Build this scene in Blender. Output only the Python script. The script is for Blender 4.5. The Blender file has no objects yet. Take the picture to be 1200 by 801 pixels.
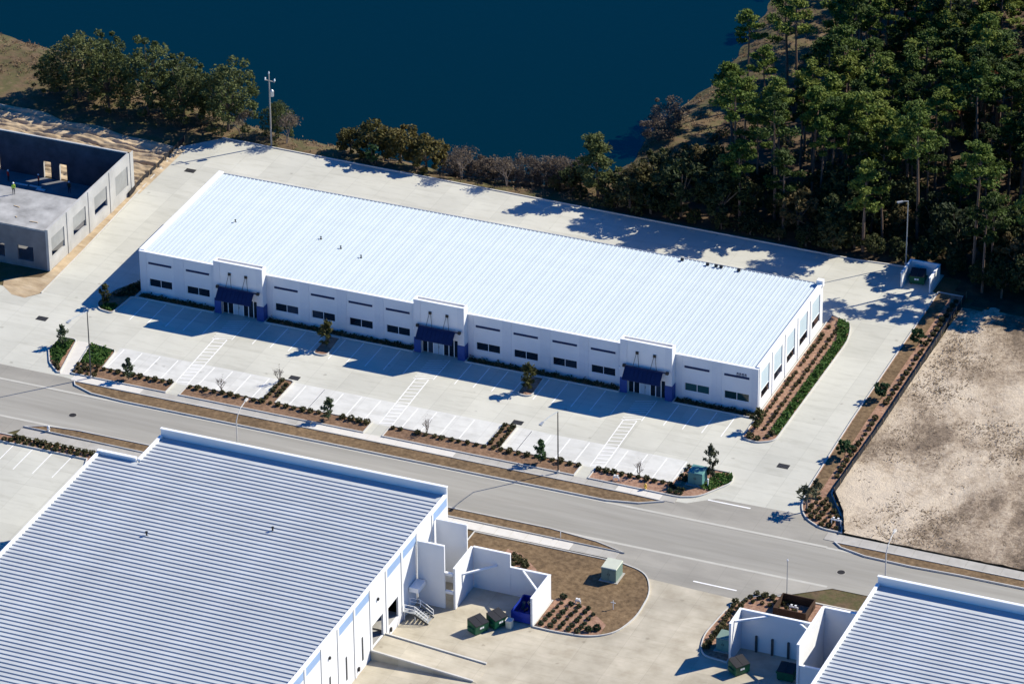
import bpy, bmesh, math, random
import numpy as np
from mathutils import Vector, Matrix

sc = bpy.context.scene
C = sc.collection
R = math.radians
rng = random.Random(7)
nr = np.random.default_rng(11)

# ------------------------------------------------------------------ camera
cam_d = bpy.data.cameras.new('camera')
cam_d.sensor_width = 36.0
cam_d.lens = 5582.66 * 36.0 / 1200.0
cam_d.clip_start = 1.0
cam_d.clip_end = 6000.0
cam = bpy.data.objects.new('camera', cam_d)
cam.location = (264.124, -499.673, 304.268)
cam.rotation_euler = (1.0642235, 0.0088973, 0.3932242)
C.objects.link(cam)
sc.camera = cam

# ------------------------------------------------------------------ sky and sun
SUN_EL = R(37.6)
SUN_AZ = math.atan2(0.70, 0.714)
world = bpy.data.worlds.new('World')
sc.world = world
world.use_nodes = True
wn = world.node_tree
bg = wn.nodes['Background']
sky = wn.nodes.new('ShaderNodeTexSky')
sky.sky_type = 'NISHITA'
sky.sun_disc = False
sky.sun_elevation = SUN_EL
sky.sun_rotation = SUN_AZ
sky.air_density = 1.0
sky.dust_density = 0.0
sky.ozone_density = 6.0
hs_ = wn.nodes.new('ShaderNodeHueSaturation')      # the photograph's strongly blue clear-sky light
hs_.inputs['Hue'].default_value = 0.513
hs_.inputs['Saturation'].default_value = 1.95
wn.links.new(sky.outputs[0], hs_.inputs['Color'])
wn.links.new(hs_.outputs[0], bg.inputs[0])
bg.inputs[1].default_value = 0.1

sun_d = bpy.data.lights.new('sun', 'SUN')
sun_d.energy = 5.0
sun_d.angle = R(0.5)
sun_d.color = (1.0, 0.935, 0.79)
sun = bpy.data.objects.new('sun', sun_d)
sdir = Vector((math.sin(SUN_AZ) * math.cos(SUN_EL), math.cos(SUN_AZ) * math.cos(SUN_EL), math.sin(SUN_EL)))
sun.rotation_euler = (-sdir).to_track_quat('-Z', 'Y').to_euler()
sun.location = (60, 60, 90)
C.objects.link(sun)

sc.view_settings.view_transform = 'Standard'
sc.view_settings.look = 'None'
sc.view_settings.gamma = 1.0
sc.view_settings.exposure = 0.6
sc.view_settings.use_curve_mapping = False

# ------------------------------------------------------------------ materials
M = {}


def new_mat(name):
    m = bpy.data.materials.new(name)
    m.use_nodes = True
    M[name] = m
    nt = m.node_tree
    return m, nt, nt.nodes['Principled BSDF']


def ramp(nt, fac, stops):
    r = nt.nodes.new('ShaderNodeValToRGB')
    els = r.color_ramp.elements
    els[0].position = stops[0][0]
    els[0].color = (*stops[0][1], 1)
    els[1].position = stops[-1][0]
    els[1].color = (*stops[-1][1], 1)
    for p, c in stops[1:-1]:
        e = els.new(p)
        e.color = (*c, 1)
    nt.links.new(fac, r.inputs[0])
    return r.outputs[0]


def noise(nt, vec, scale, detail=4, rough=0.55, dist=0.0):
    n = nt.nodes.new('ShaderNodeTexNoise')
    n.inputs['Scale'].default_value = scale
    n.inputs['Detail'].default_value = detail
    n.inputs['Roughness'].default_value = rough
    n.inputs['Distortion'].default_value = dist
    nt.links.new(vec, n.inputs['Vector'])
    return n.outputs['Fac']


def mixc(nt, fac, a, b, mode='MIX'):
    n = nt.nodes.new('ShaderNodeMix')
    n.data_type = 'RGBA'
    n.blend_type = mode
    for s, v in ((n.inputs[0], fac), (n.inputs[6], a), (n.inputs[7], b)):
        if isinstance(v, (int, float)):
            s.default_value = v
        elif isinstance(v, tuple):
            s.default_value = (*v, 1)
        else:
            nt.links.new(v, s)
    return n.outputs[2]


def math_n(nt, op, a, b=None):
    n = nt.nodes.new('ShaderNodeMath')
    n.operation = op
    for i, v in enumerate((a, b)):
        if v is None:
            continue
        if isinstance(v, (int, float)):
            n.inputs[i].default_value = v
        else:
            nt.links.new(v, n.inputs[i])
    return n.outputs[0]


def wpos(nt, sx=1, sy=1, sz=1):
    g = nt.nodes.new('ShaderNodeNewGeometry')
    mp = nt.nodes.new('ShaderNodeMapping')
    mp.inputs['Scale'].default_value = (sx, sy, sz)
    nt.links.new(g.outputs['Position'], mp.inputs['Vector'])
    return mp.outputs[0]


def bump(nt, bsdf, h, strength, dist):
    b = nt.nodes.new('ShaderNodeBump')
    b.inputs['Strength'].default_value = strength
    b.inputs['Distance'].default_value = dist
    nt.links.new(h, b.inputs['Height'])
    nt.links.new(b.outputs[0], bsdf.inputs['Normal'])


def surf(name, stops, scale, rough=0.9, bmp=0.0, bdist=0.05, scale2=None, amt2=0.35, st=(1, 1, 1), joints=None, detail=5, slabs=0.0):
    """world-space noise surface; scale2 adds a second, larger tone variation; joints=(sx, sy, width, strength)"""
    m, nt, b = new_mat(name)
    v = wpos(nt, *st)
    f = noise(nt, v, scale, detail, 0.6)
    col = ramp(nt, f, stops)
    if scale2:
        f2 = noise(nt, v, scale2, 3, 0.6)
        g = ramp(nt, f2, [(0.3, (1 - amt2,) * 3), (0.7, (1 + amt2 * 0.4,) * 3)])
        col = mixc(nt, 1.0, col, g, 'MULTIPLY')
    if joints:
        sx, sy, w, s = joints
        sep = nt.nodes.new('ShaderNodeSeparateXYZ')
        nt.links.new(wpos(nt), sep.inputs[0])
        lines = None
        for o, sp in ((0, sx), (1, sy)):
            fr = math_n(nt, 'FRACT', math_n(nt, 'DIVIDE', sep.outputs[o], sp))
            l = math_n(nt, 'LESS_THAN', fr, w / sp)
            lines = l if lines is None else math_n(nt, 'MAXIMUM', lines, l)
        if slabs:                                # each poured slab its own slight tone
            cb = nt.nodes.new('ShaderNodeCombineXYZ')
            for o, sp in ((0, sx), (1, sy)):
                nt.links.new(math_n(nt, 'FLOOR', math_n(nt, 'DIVIDE', sep.outputs[o], sp)), cb.inputs[o])
            wnz = nt.nodes.new('ShaderNodeTexWhiteNoise')
            nt.links.new(cb.outputs[0], wnz.inputs[0])
            col = mixc(nt, 1.0, col, ramp(nt, wnz.outputs['Value'], [(0.0, (1 - slabs,) * 3), (1.0, (1 + slabs,) * 3)]), 'MULTIPLY')
            vo = nt.nodes.new('ShaderNodeTexVoronoi')
            vo.inputs['Scale'].default_value = 0.28
            nt.links.new(wpos(nt), vo.inputs['Vector'])
            spot = math_n(nt, 'ADD', vo.outputs['Distance'], math_n(nt, 'MULTIPLY', noise(nt, wpos(nt), 3.0, 3), 0.16))
            col = mixc(nt, 1.0, col, ramp(nt, spot, [(0.11, (0.72, 0.71, 0.70)), (0.17, (1, 1, 1))]), 'MULTIPLY')
            st_ = noise(nt, wpos(nt, 0.25, 1.2, 1), 0.9, 5, 0.7)
            col = mixc(nt, 1.0, col, ramp(nt, st_, [(0.28, (0.86, 0.855, 0.84)), (0.5, (1, 1, 1))]), 'MULTIPLY')
        col = mixc(nt, math_n(nt, 'MULTIPLY', lines, s), col, (0.12, 0.115, 0.1))
    nt.links.new(col, b.inputs['Base Color'])
    b.inputs['Roughness'].default_value = rough
    b.inputs['Specular IOR Level'].default_value = 0.25
    if bmp:
        bump(nt, b, noise(nt, v, scale * 1.7, 4), bmp, bdist)
    return m


def plain(name, col, rough=0.6, metal=0.0, var=0.08, scale=1.5, spec=0.4, obj=True, each=0.0):
    m, nt, b = new_mat(name)
    if obj:
        tc = nt.nodes.new('ShaderNodeTexCoord').outputs['Object']
    else:
        tc = wpos(nt)
    f = noise(nt, tc, scale, 4, 0.6)
    lo = tuple(c * (1 - var) for c in col)
    hi = tuple(min(1, c * (1 + var)) for c in col)
    cc = ramp(nt, f, [(0.3, lo), (0.7, hi)])
    if each:
        oi = nt.nodes.new('ShaderNodeObjectInfo')
        cc = mixc(nt, 1.0, cc, ramp(nt, oi.outputs['Random'], [(0, (1 - each,) * 3), (1, (1 + each,) * 3)]), 'MULTIPLY')
    nt.links.new(cc, b.inputs['Base Color'])
    b.inputs['Roughness'].default_value = rough
    b.inputs['Metallic'].default_value = metal
    b.inputs['Specular IOR Level'].default_value = spec
    return m


def leafmat(name, cols, scale=0.9, rough=0.7, trans=0.25, own=0.3):
    """foliage: tone by place inside the crown and by the individual plant"""
    m, nt, b = new_mat(name)
    tc = nt.nodes.new('ShaderNodeTexCoord').outputs['Object']
    oi = nt.nodes.new('ShaderNodeObjectInfo')
    f = noise(nt, tc, scale, 3, 0.7)
    f = math_n(nt, 'ADD', math_n(nt, 'MULTIPLY', f, 1.05 - own), math_n(nt, 'MULTIPLY', oi.outputs['Random'], own))
    n = len(cols)
    col = ramp(nt, f, [(0.25 + 0.6 * i / (n - 1), c) for i, c in enumerate(cols)])
    nt.links.new(col, b.inputs['Base Color'])
    b.inputs['Roughness'].default_value = rough
    b.inputs['Specular IOR Level'].default_value = 0.2
    t = nt.nodes.new('ShaderNodeBsdfTranslucent')
    nt.links.new(col, t.inputs[0])
    mx = nt.nodes.new('ShaderNodeMixShader')
    mx.inputs[0].default_value = trans
    nt.links.new(b.outputs[0], mx.inputs[1])
    nt.links.new(t.outputs[0], mx.inputs[2])
    nt.links.new(mx.outputs[0], nt.nodes['Material Output'].inputs[0])
    return m


# ground surfaces
surf('dry_ground', [(0.25, (0.05, 0.038, 0.022)), (0.42, (0.14, 0.095, 0.052)), (0.58, (0.085, 0.08, 0.03)), (0.68, (0.17, 0.12, 0.065)), (0.82, (0.25, 0.18, 0.10))], 0.35, 0.95, 0.8, 0.25, 0.06, 0.35)
surf('lot_concrete', [(0.3, (0.475, 0.466, 0.402)), (0.7, (0.53, 0.52, 0.45))], 0.18, 0.85, 0.1, 0.01, 0.05, 0.10, joints=(4.4, 4.6, 0.06, 0.2), slabs=0.05)
surf('bay_concrete', [(0.3, (0.545, 0.54, 0.50)), (0.7, (0.595, 0.59, 0.55))], 0.3, 0.85, 0.1, 0.01, 0.6, 0.07, joints=(4.4, 4.6, 0.06, 0.18), slabs=0.04)
surf('tan_concrete', [(0.25, (0.34, 0.295, 0.22)), (0.5, (0.445, 0.40, 0.31)), (0.75, (0.53, 0.475, 0.375))], 0.32, 0.85, 0.1, 0.01, 0.07, 0.2, joints=(4.6, 4.6, 0.06, 0.2), slabs=0.05)
surf('old_concrete', [(0.3, (0.275, 0.26, 0.225)), (0.7, (0.35, 0.33, 0.285))], 0.5, 0.9, 0.1, 0.01, 0.1, 0.22, st=(0.35, 1, 1), joints=(3.6, 4.0, 0.06, 0.2))
surf('road_surface', [(0.3, (0.285, 0.27, 0.232)), (0.7, (0.34, 0.325, 0.285))], 0.7, 0.9, 0.1, 0.01, 0.12, 0.18, st=(0.12, 1.6, 1))
surf('gutter_concrete', [(0.3, (0.41, 0.395, 0.345)), (0.7, (0.48, 0.465, 0.41))], 0.5, 0.9)
surf('slab_new', [(0.3, (0.56, 0.53, 0.475)), (0.7, (0.62, 0.59, 0.53))], 0.8, 0.9)
surf('slab_old', [(0.3, (0.33, 0.315, 0.28)), (0.7, (0.42, 0.40, 0.36))], 0.6, 0.9)
surf('verge_grass', [(0.25, (0.08, 0.052, 0.027)), (0.5, (0.165, 0.108, 0.057)), (0.75, (0.25, 0.172, 0.095))], 1.6, 0.95, 0.8, 0.08, 0.16, 0.25)
surf('mulch', [(0.25, (0.16, 0.085, 0.055)), (0.5, (0.31, 0.18, 0.12)), (0.8, (0.44, 0.29, 0.21))], 2.2, 0.95, 0.8, 0.08, 0.4, 0.25)
surf('mulch_brown', [(0.25, (0.10, 0.058, 0.034)), (0.5, (0.20, 0.12, 0.072)), (0.8, (0.30, 0.19, 0.12))], 1.8, 0.95, 0.8, 0.08, 0.3, 0.25)
surf('sand', [(0.25, (0.30, 0.215, 0.13)), (0.5, (0.45, 0.345, 0.22)), (0.75, (0.56, 0.45, 0.31))], 0.7, 0.95, 0.8, 0.15, 0.12, 0.22, st=(0.5, 1.2, 1))
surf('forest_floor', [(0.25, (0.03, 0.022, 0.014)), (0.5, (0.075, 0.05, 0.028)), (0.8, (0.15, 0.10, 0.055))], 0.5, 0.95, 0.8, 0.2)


def field_mat():
    m, nt, b = new_mat('bare_field')
    v = wpos(nt, 1.0, 0.8, 1)
    f1 = noise(nt, v, 1.6, 8, 0.78, 0.4)
    f2 = noise(nt, v, 0.06, 4, 0.65, 0.5)
    f3 = noise(nt, wpos(nt, 1.0, 0.45, 1), 0.35, 5, 0.65)
    s = math_n(nt, 'ADD', math_n(nt, 'MULTIPLY', f1, 0.75), math_n(nt, 'MULTIPLY', f2, 1.9))
    s = math_n(nt, 'ADD', s, math_n(nt, 'MULTIPLY', f3, 0.35))
    fs = noise(nt, wpos(nt), 2.6, 6, 0.8, 0.2)
    s = math_n(nt, 'ADD', s, math_n(nt, 'MULTIPLY', math_n(nt, 'SUBTRACT', fs, 0.5), 0.7))
    s = math_n(nt, 'DIVIDE', s, 1.93)
    col = ramp(nt, s, [(0.58, (0.09, 0.063, 0.041)), (0.68, (0.215, 0.16, 0.107)), (0.765, (0.39, 0.31, 0.222)), (0.88, (0.55, 0.46, 0.345))])
    nt.links.new(col, b.inputs['Base Color'])
    b.inputs['Roughness'].default_value = 0.95
    bump(nt, b, f1, 0.9, 0.25)


field_mat()


def water_mat():
    m, nt, b = new_mat('lake_water')
    v = wpos(nt)
    b.inputs['Base Color'].default_value = (0.0004, 0.0115, 0.0125, 1)
    b.inputs['Roughness'].default_value = 0.12
    b.inputs['IOR'].default_value = 1.333
    b.inputs['Specular IOR Level'].default_value = 0.31
    bump(nt, b, noise(nt, v, 1.1, 4), 0.25, 0.06)


water_mat()

# building materials
plain('white_wall', (0.70, 0.705, 0.71), 0.75, 0, 0.035, 0.35, 0.3)
plain('pier_wall', (0.645, 0.655, 0.675), 0.75, 0, 0.035, 0.35, 0.3)
plain('roof_white', (0.505, 0.57, 0.60), 0.65, 0, 0.035, 0.25, 0.15, each=0.035)
plain('roof_galv', (0.43, 0.455, 0.475), 0.6, 0.0, 0.06, 0.2, 0.15, each=0.05)
plain('recess_blue', (0.44, 0.53, 0.57), 0.7, 0, 0.05, 0.5, 0.3)
plain('coping_white', (0.82, 0.83, 0.84), 0.5, 0, 0.03, 0.5)
plain('light_blue', (0.25, 0.36, 0.55), 0.7, 0, 0.05, 0.5)
plain('royal_blue', (0.02, 0.06, 0.24), 0.55, 0, 0.1, 0.8)
plain('navy_metal', (0.009, 0.021, 0.075), 0.6, 0.0, 0.1, 0.8, 0.2)
plain('black_metal', (0.018, 0.018, 0.02), 0.45, 0.3, 0.1, 2)
plain('dark_steel', (0.07, 0.075, 0.08), 0.45, 0.5, 0.1, 2)
plain('galv_steel', (0.42, 0.44, 0.45), 0.45, 0.5, 0.1, 2)
plain('pole_concrete', (0.52, 0.50, 0.46), 0.8, 0, 0.1, 1.5)
plain('wood_pole', (0.30, 0.28, 0.25), 0.85, 0, 0.2, 2)
plain('frame_white', (0.78, 0.79, 0.8), 0.5, 0, 0.03, 1)
plain('door_pale', (0.42, 0.50, 0.56), 0.35, 0, 0.05, 1, 0.5)  # pale blue holds the doors' bright reflection in the base colour
plain('grey_panel', (0.42, 0.435, 0.43), 0.8, 0, 0.06, 0.6)
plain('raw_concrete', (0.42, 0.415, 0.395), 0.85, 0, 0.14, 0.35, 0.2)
plain('interior_shade', (0.075, 0.08, 0.095), 0.8, 0, 0.3, 0.5, 0.2)  # near-black colour standing in for the shade inside the open shell
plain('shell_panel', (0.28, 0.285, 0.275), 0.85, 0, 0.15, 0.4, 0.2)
plain('shell_shaded_grey', (0.17, 0.17, 0.175), 0.85, 0, 0.2, 0.4, 0.2)  # raw concrete darkened to carry the shade on floor slab and front wall
plain('deck_concrete', (0.34, 0.335, 0.32), 0.85, 0, 0.38, 0.3, 0.2)
plain('kerb_concrete', (0.52, 0.505, 0.465), 0.9, 0, 0.08, 0.6, 0.2, obj=False)
plain('line_paint', (0.80, 0.80, 0.79), 0.7, 0, 0.06, 1.2, 0.2, obj=False)
plain('worn_paint', (0.78, 0.775, 0.76), 0.75, 0, 0.12, 0.9, 0.2, obj=False)
plain('dumpster_green', (0.006, 0.085, 0.04), 0.5, 0, 0.25, 1.5)
plain('dumpster_lid', (0.012, 0.012, 0.014), 0.5, 0, 0.2, 1.5)
plain('machine_blue', (0.012, 0.035, 0.30), 0.45, 0, 0.2, 1.5)
plain('transformer_green', (0.16, 0.23, 0.19), 0.55, 0, 0.08, 1)
plain('transformer_beige', (0.50, 0.52, 0.42), 0.55, 0, 0.05, 1)
plain('transformer_teal', (0.10, 0.24, 0.22), 0.55, 0, 0.08, 1)
plain('silt_fence', (0.010, 0.010, 0.013), 0.8, 0, 0.2, 2)
plain('wood_stake', (0.35, 0.25, 0.15), 0.9)
plain('grate_iron', (0.022, 0.02, 0.018), 0.7, 0.3, 0.2, 3)
plain('hydrant_yellow', (0.65, 0.42, 0.06), 0.5)
plain('valve_white', (0.72, 0.72, 0.70), 0.5)
plain('red_cloth', (0.42, 0.025, 0.02), 0.85)
plain('vest_yellow', (0.45, 0.62, 0.05), 0.8)
plain('cloth_dark', (0.02, 0.025, 0.04), 0.9)
plain('skin', (0.36, 0.20, 0.13), 0.6)
plain('helmet_white', (0.8, 0.8, 0.78), 0.35)
plain('timber', (0.48, 0.36, 0.22), 0.85, 0, 0.15, 2)
plain('brown_timber', (0.055, 0.032, 0.02), 0.85, 0, 0.2, 1.5, 0.2)
plain('white_board', (0.72, 0.72, 0.70), 0.6)
plain('bark_pine', (0.15, 0.105, 0.08), 0.95, 0, 0.3, 1.0, 0.1)
plain('bark_oak', (0.13, 0.105, 0.085), 0.95, 0, 0.3, 1.0, 0.1)
plain('bark_bare', (0.23, 0.185, 0.15), 0.95, 0, 0.25, 1.0, 0.1)
plain('inner_dark', (0.02, 0.022, 0.012), 0.95, 0, 0.3, 2, 0.05)


def glass(name, col, rough=0.08):
    m, nt, b = new_mat(name)
    oi = nt.nodes.new('ShaderNodeObjectInfo')
    nt.links.new(ramp(nt, oi.outputs['Random'], [(0.0, tuple(c * 0.5 for c in col)), (0.7, col), (1.0, tuple(c * 3.0 + 0.01 for c in col))]), b.inputs['Base Color'])
    b.inputs['Roughness'].default_value = rough
    b.inputs['Specular IOR Level'].default_value = 0.6


glass('dark_glass', (0.006, 0.010, 0.018))
glass('green_glass', (0.012, 0.045, 0.045))

leafmat('pine_leaf', [(0.020, 0.036, 0.008), (0.055, 0.09, 0.016), (0.105, 0.15, 0.024), (0.17, 0.195, 0.036)], 0.35, own=0.55)
leafmat('dead_leaf', [(0.12, 0.045, 0.02), (0.19, 0.075, 0.035)], 0.7)
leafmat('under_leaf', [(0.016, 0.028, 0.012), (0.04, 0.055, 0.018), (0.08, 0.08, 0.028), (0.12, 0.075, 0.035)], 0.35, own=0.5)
leafmat('oak_leaf', [(0.034, 0.048, 0.016), (0.066, 0.085, 0.026), (0.105, 0.12, 0.038), (0.14, 0.13, 0.058)], 0.6)
leafmat('olive_leaf', [(0.05, 0.045, 0.012), (0.095, 0.085, 0.022), (0.14, 0.10, 0.03)], 0.6)
leafmat('young_leaf', [(0.035, 0.055, 0.03), (0.075, 0.10, 0.05), (0.12, 0.14, 0.08)], 2.0)
leafmat('rust_leaf', [(0.045, 0.05, 0.018), (0.085, 0.085, 0.026), (0.12, 0.095, 0.035)], 1.5)
leafmat('holly_leaf', [(0.02, 0.05, 0.02), (0.04, 0.085, 0.03), (0.07, 0.12, 0.045)], 2.0)
leafmat('palm_leaf', [(0.05, 0.06, 0.035), (0.10, 0.105, 0.06)], 2.0)
leafmat('shrub_leaf', [(0.034, 0.036, 0.014), (0.068, 0.066, 0.024), (0.11, 0.085, 0.035)], 1.6)
leafmat('shrub_green', [(0.018, 0.03, 0.014), (0.04, 0.055, 0.024), (0.07, 0.08, 0.035)], 1.6)
leafmat('cover_leaf', [(0.025, 0.06, 0.01), (0.055, 0.12, 0.02), (0.10, 0.18, 0.035)], 1.2)
leafmat('weed_leaf', [(0.17, 0.125, 0.08), (0.24, 0.18, 0.115), (0.33, 0.26, 0.17)], 0.4)
leafmat('reed_leaf', [(0.16, 0.105, 0.06), (0.25, 0.17, 0.10), (0.32, 0.24, 0.14)], 1.0)
leafmat('twig_leaf', [(0.095, 0.072, 0.052), (0.16, 0.125, 0.092)], 1.0)

# ------------------------------------------------------------------ helpers
ROOT = {}


def root_of(o):
    while o.parent:
        o = o.parent
    return ROOT.get(o.name, Vector((0, 0, 0)))


def tag(o, label=None, cat=None, group=None, kind=None):
    if label:
        o['label'] = label
    if cat:
        o['category'] = cat
    if group:
        o['group'] = group
    if kind:
        o['kind'] = kind
    return o


def thing(name, label, cat, loc=(0, 0, 0), group=None, rz=0.0):
    o = bpy.data.objects.new(name, None)
    o.empty_display_size = 0.3
    C.objects.link(o)
    o.location = loc
    o.rotation_euler = (0, 0, rz)
    ROOT[o.name] = Vector(loc)
    return tag(o, label, cat, group)


def link(name, mesh, parent=None, loc=(0, 0, 0)):
    o = bpy.data.objects.new(name, mesh)
    C.objects.link(o)
    o.location = loc
    if parent:
        o.parent = parent
    return o


class MB:
    def __init__(self):
        self.v, self.f = [], []

    def add(self, vs, fs):
        b = len(self.v)
        self.v += [tuple(x) for x in vs]
        self.f += [tuple(i + b for i in f) for f in fs]
        return self

    def quad(self, a, b, c, d):
        return self.add([a, b, c, d], [(0, 1, 2, 3)])

    def box(self, x0, y0, z0, x1, y1, z1):
        return self.add([(x0, y0, z0), (x1, y0, z0), (x1, y1, z0), (x0, y1, z0), (x0, y0, z1), (x1, y0, z1), (x1, y1, z1), (x0, y1, z1)],
                        [(0, 3, 2, 1), (4, 5, 6, 7), (0, 1, 5, 4), (1, 2, 6, 5), (2, 3, 7, 6), (3, 0, 4, 7)])

    def bar(self, p, q, w, h=None):
        """square bar from p to q"""
        h = h or w
        p, q = Vector(p), Vector(q)
        d = (q - p).normalized()
        up = Vector((0, 0, 1)) if abs(d.z) < 0.95 else Vector((1, 0, 0))
        s = d.cross(up).normalized() * (w / 2)
        u = s.cross(d).normalized() * (h / 2)
        vs = [e + a * s + b * u for e in (p, q) for a, b in ((-1, -1), (1, -1), (1, 1), (-1, 1))]
        return self.add(vs, [(0, 1, 2, 3), (7, 6, 5, 4), (0, 4, 5, 1), (1, 5, 6, 2), (2, 6, 7, 3), (3, 7, 4, 0)])

    def tube(self, p, q, r0, r1=None, n=8, caps=True):
        r1 = r0 if r1 is None else r1
        p, q = Vector(p), Vector(q)
        d = (q - p).normalized()
        up = Vector((0, 0, 1)) if abs(d.z) < 0.95 else Vector((1, 0, 0))
        s = d.cross(up).normalized()
        u = s.cross(d).normalized()
        vs = []
        for e, r in ((p, r0), (q, r1)):
            for i in range(n):
                a = 2 * math.pi * i / n
                vs.append(e + s * (math.cos(a) * r) + u * (math.sin(a) * r))
        fs = [(i, (i + 1) % n, n + (i + 1) % n, n + i) for i in range(n)]
        if caps:
            fs += [tuple(range(n - 1, -1, -1)), tuple(range(n, 2 * n))]
        return self.add(vs, fs)

    def prism(self, pts, z0, z1, bottom=False):
        n = len(pts)
        vs = [(x, y, z0) for x, y in pts] + [(x, y, z1) for x, y in pts]
        fs = [tuple(range(n, 2 * n))] + [(i, (i + 1) % n, n + (i + 1) % n, n + i) for i in range(n)]
        if bottom:
            fs.append(tuple(range(n - 1, -1, -1)))
        return self.add(vs, fs)

    def sheet(self, pts, z):
        return self.add([(x, y, z) for x, y in pts], [tuple(range(len(pts)))])

    def lathe(self, c, prof, n=10):
        cx, cy, cz = c
        vs = []
        for r, z in prof:
            for i in range(n):
                a = 2 * math.pi * i / n
                vs.append((cx + r * math.cos(a), cy + r * math.sin(a), cz + z))
        fs = []
        for k in range(len(prof) - 1):
            for i in range(n):
                j = (i + 1) % n
                fs.append((k * n + i, k * n + j, (k + 1) * n + j, (k + 1) * n + i))
        fs.append(tuple(range((len(prof) - 1) * n, len(prof) * n)))
        return self.add(vs, fs)

    def wall(self, org, ud, nd, W, H, T, holes=()):
        """upright wall from org along ud, thickness T towards nd, with rectangular holes (u0, v0, u1, v1)"""
        o, ud, nd = Vector(org), Vector(ud), Vector(nd)
        us = sorted({0.0, float(W)} | {float(h[i]) for h in holes for i in (0, 2)})
        vs = sorted({0.0, float(H)} | {float(h[i]) for h in holes for i in (1, 3)})
        us = [u for u in us if -1e-6 <= u <= W + 1e-6]
        vs = [v for v in vs if -1e-6 <= v <= H + 1e-6]

        def solid(i, j):
            if i < 0 or j < 0 or i >= len(us) - 1 or j >= len(vs) - 1:
                return False
            cu, cv = (us[i] + us[i + 1]) / 2, (vs[j] + vs[j + 1]) / 2
            return not any(h[0] < cu < h[2] and h[1] < cv < h[3] for h in holes)

        P = lambda u, v, t: o + ud * u + Vector((0, 0, v)) + nd * t
        for i in range(len(us) - 1):
            for j in range(len(vs) - 1):
                if not solid(i, j):
                    continue
                a, b, c, d = us[i], us[i + 1], vs[j], vs[j + 1]
                self.quad(P(a, c, 0), P(b, c, 0), P(b, d, 0), P(a, d, 0))
                self.quad(P(b, c, T), P(a, c, T), P(a, d, T), P(b, d, T))
                if not solid(i - 1, j):
                    self.quad(P(a, c, T), P(a, c, 0), P(a, d, 0), P(a, d, T))
                if not solid(i + 1, j):
                    self.quad(P(b, c, 0), P(b, c, T), P(b, d, T), P(b, d, 0))
                if not solid(i, j - 1):
                    self.quad(P(a, c, T), P(b, c, T), P(b, c, 0), P(a, c, 0))
                if not solid(i, j + 1):
                    self.quad(P(a, d, 0), P(b, d, 0), P(b, d, T), P(a, d, T))
        return self

    def mesh(self, name, mat, off=(0, 0, 0), smooth=False):
        me = bpy.data.meshes.new(name)
        ox, oy, oz = off
        me.from_pydata([(x - ox, y - oy, z - oz) for x, y, z in self.v], [], self.f)
        me.materials.append(M[mat])
        if smooth:
            me.polygons.foreach_set('use_smooth', [True] * len(me.polygons))
        me.update()
        return me

    def build(self, name, mat, parent=None, smooth=False):
        off = root_of(parent) if parent else (0, 0, 0)
        return link(name, self.mesh(name, mat, off, smooth), parent)

    def solo(self, name, mat, label, cat, group=None, smooth=False):
        """a thing that is one mesh: origin at its base"""
        xs = [p[0] for p in self.v]
        ys = [p[1] for p in self.v]
        zs = [p[2] for p in self.v]
        loc = ((min(xs) + max(xs)) / 2, (min(ys) + max(ys)) / 2, min(zs))
        o = link(name, self.mesh(name, mat, loc, smooth), None, loc)
        ROOT[o.name] = Vector(loc)
        return tag(o, label, cat, group)


def struct(name, mb, mat, parent=None):
    o = mb.build(name, mat, parent)
    if not parent:
        o['kind'] = 'structure'
    return o


def fillet(pts, r, n=5):
    """round the corners of a polygon; r is one radius or a list"""
    out = []
    k = len(pts)
    for i in range(k):
        ri = r[i] if isinstance(r, (list, tuple)) else r
        p, a, b = Vector(pts[i]), Vector(pts[i - 1]), Vector(pts[(i + 1) % k])
        if ri <= 0:
            out.append((p.x, p.y))
            continue
        u, w = (a - p), (b - p)
        ri = min(ri, u.length * 0.49, w.length * 0.49)
        s, e = p + u.normalized() * ri, p + w.normalized() * ri
        for t in range(n + 1):
            t /= n
            q = s * (1 - t) ** 2 + p * 2 * t * (1 - t) + e * t * t
            out.append((q.x, q.y))
    return out


def area(pts):
    return sum(pts[i - 1][0] * pts[i][1] - pts[i][0] * pts[i - 1][1] for i in range(len(pts))) / 2


def inset(pts, d):
    n = len(pts)
    if area(pts) < 0:
        pts = pts[::-1]
    out = []
    for i in range(n):
        p, a, b = Vector(pts[i]), Vector(pts[i - 1]), Vector(pts[(i + 1) % n])
        u = (p - a).normalized()
        w = (b - p).normalized()
        n1, n2 = Vector((-u.y, u.x)), Vector((-w.y, w.x))
        m = n1 + n2
        m = m.normalized() if m.length > 1e-6 else n1
        c = max(0.35, m.dot(n1))
        q = p + m * (d / c)
        out.append((q.x, q.y))
    return pts, out


def kerb_ring(pts, w=0.14, z0=-0.03, z1=0.2):
    outer, inner = inset(pts, w)
    n = len(outer)
    mb = MB()
    vs = [(x, y, z0) for x, y in outer] + [(x, y, z1) for x, y in outer] + [(x, y, z1) for x, y in inner] + [(x, y, z0) for x, y in inner]
    fs = []
    for i in range(n):
        j = (i + 1) % n
        fs += [(i, j, n + j, n + i), (n + i, n + j, 2 * n + j, 2 * n + i), (2 * n + i, 2 * n + j, 3 * n + j, 3 * n + i)]
    return mb.add(vs, fs), inner


def bed(pts, mat='mulch', z=0.09, kerb=True, name='planting_bed'):
    mb = MB()
    if kerb:
        kr, inner = kerb_ring(pts)
        o = struct(name, mb.prism(inner, -0.02, z), mat)
        kr.build('kerb', 'kerb_concrete', o)
    else:
        o = struct(name, mb.prism(inset(pts, 0.0)[0], -0.02, z), mat)
    return o


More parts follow.
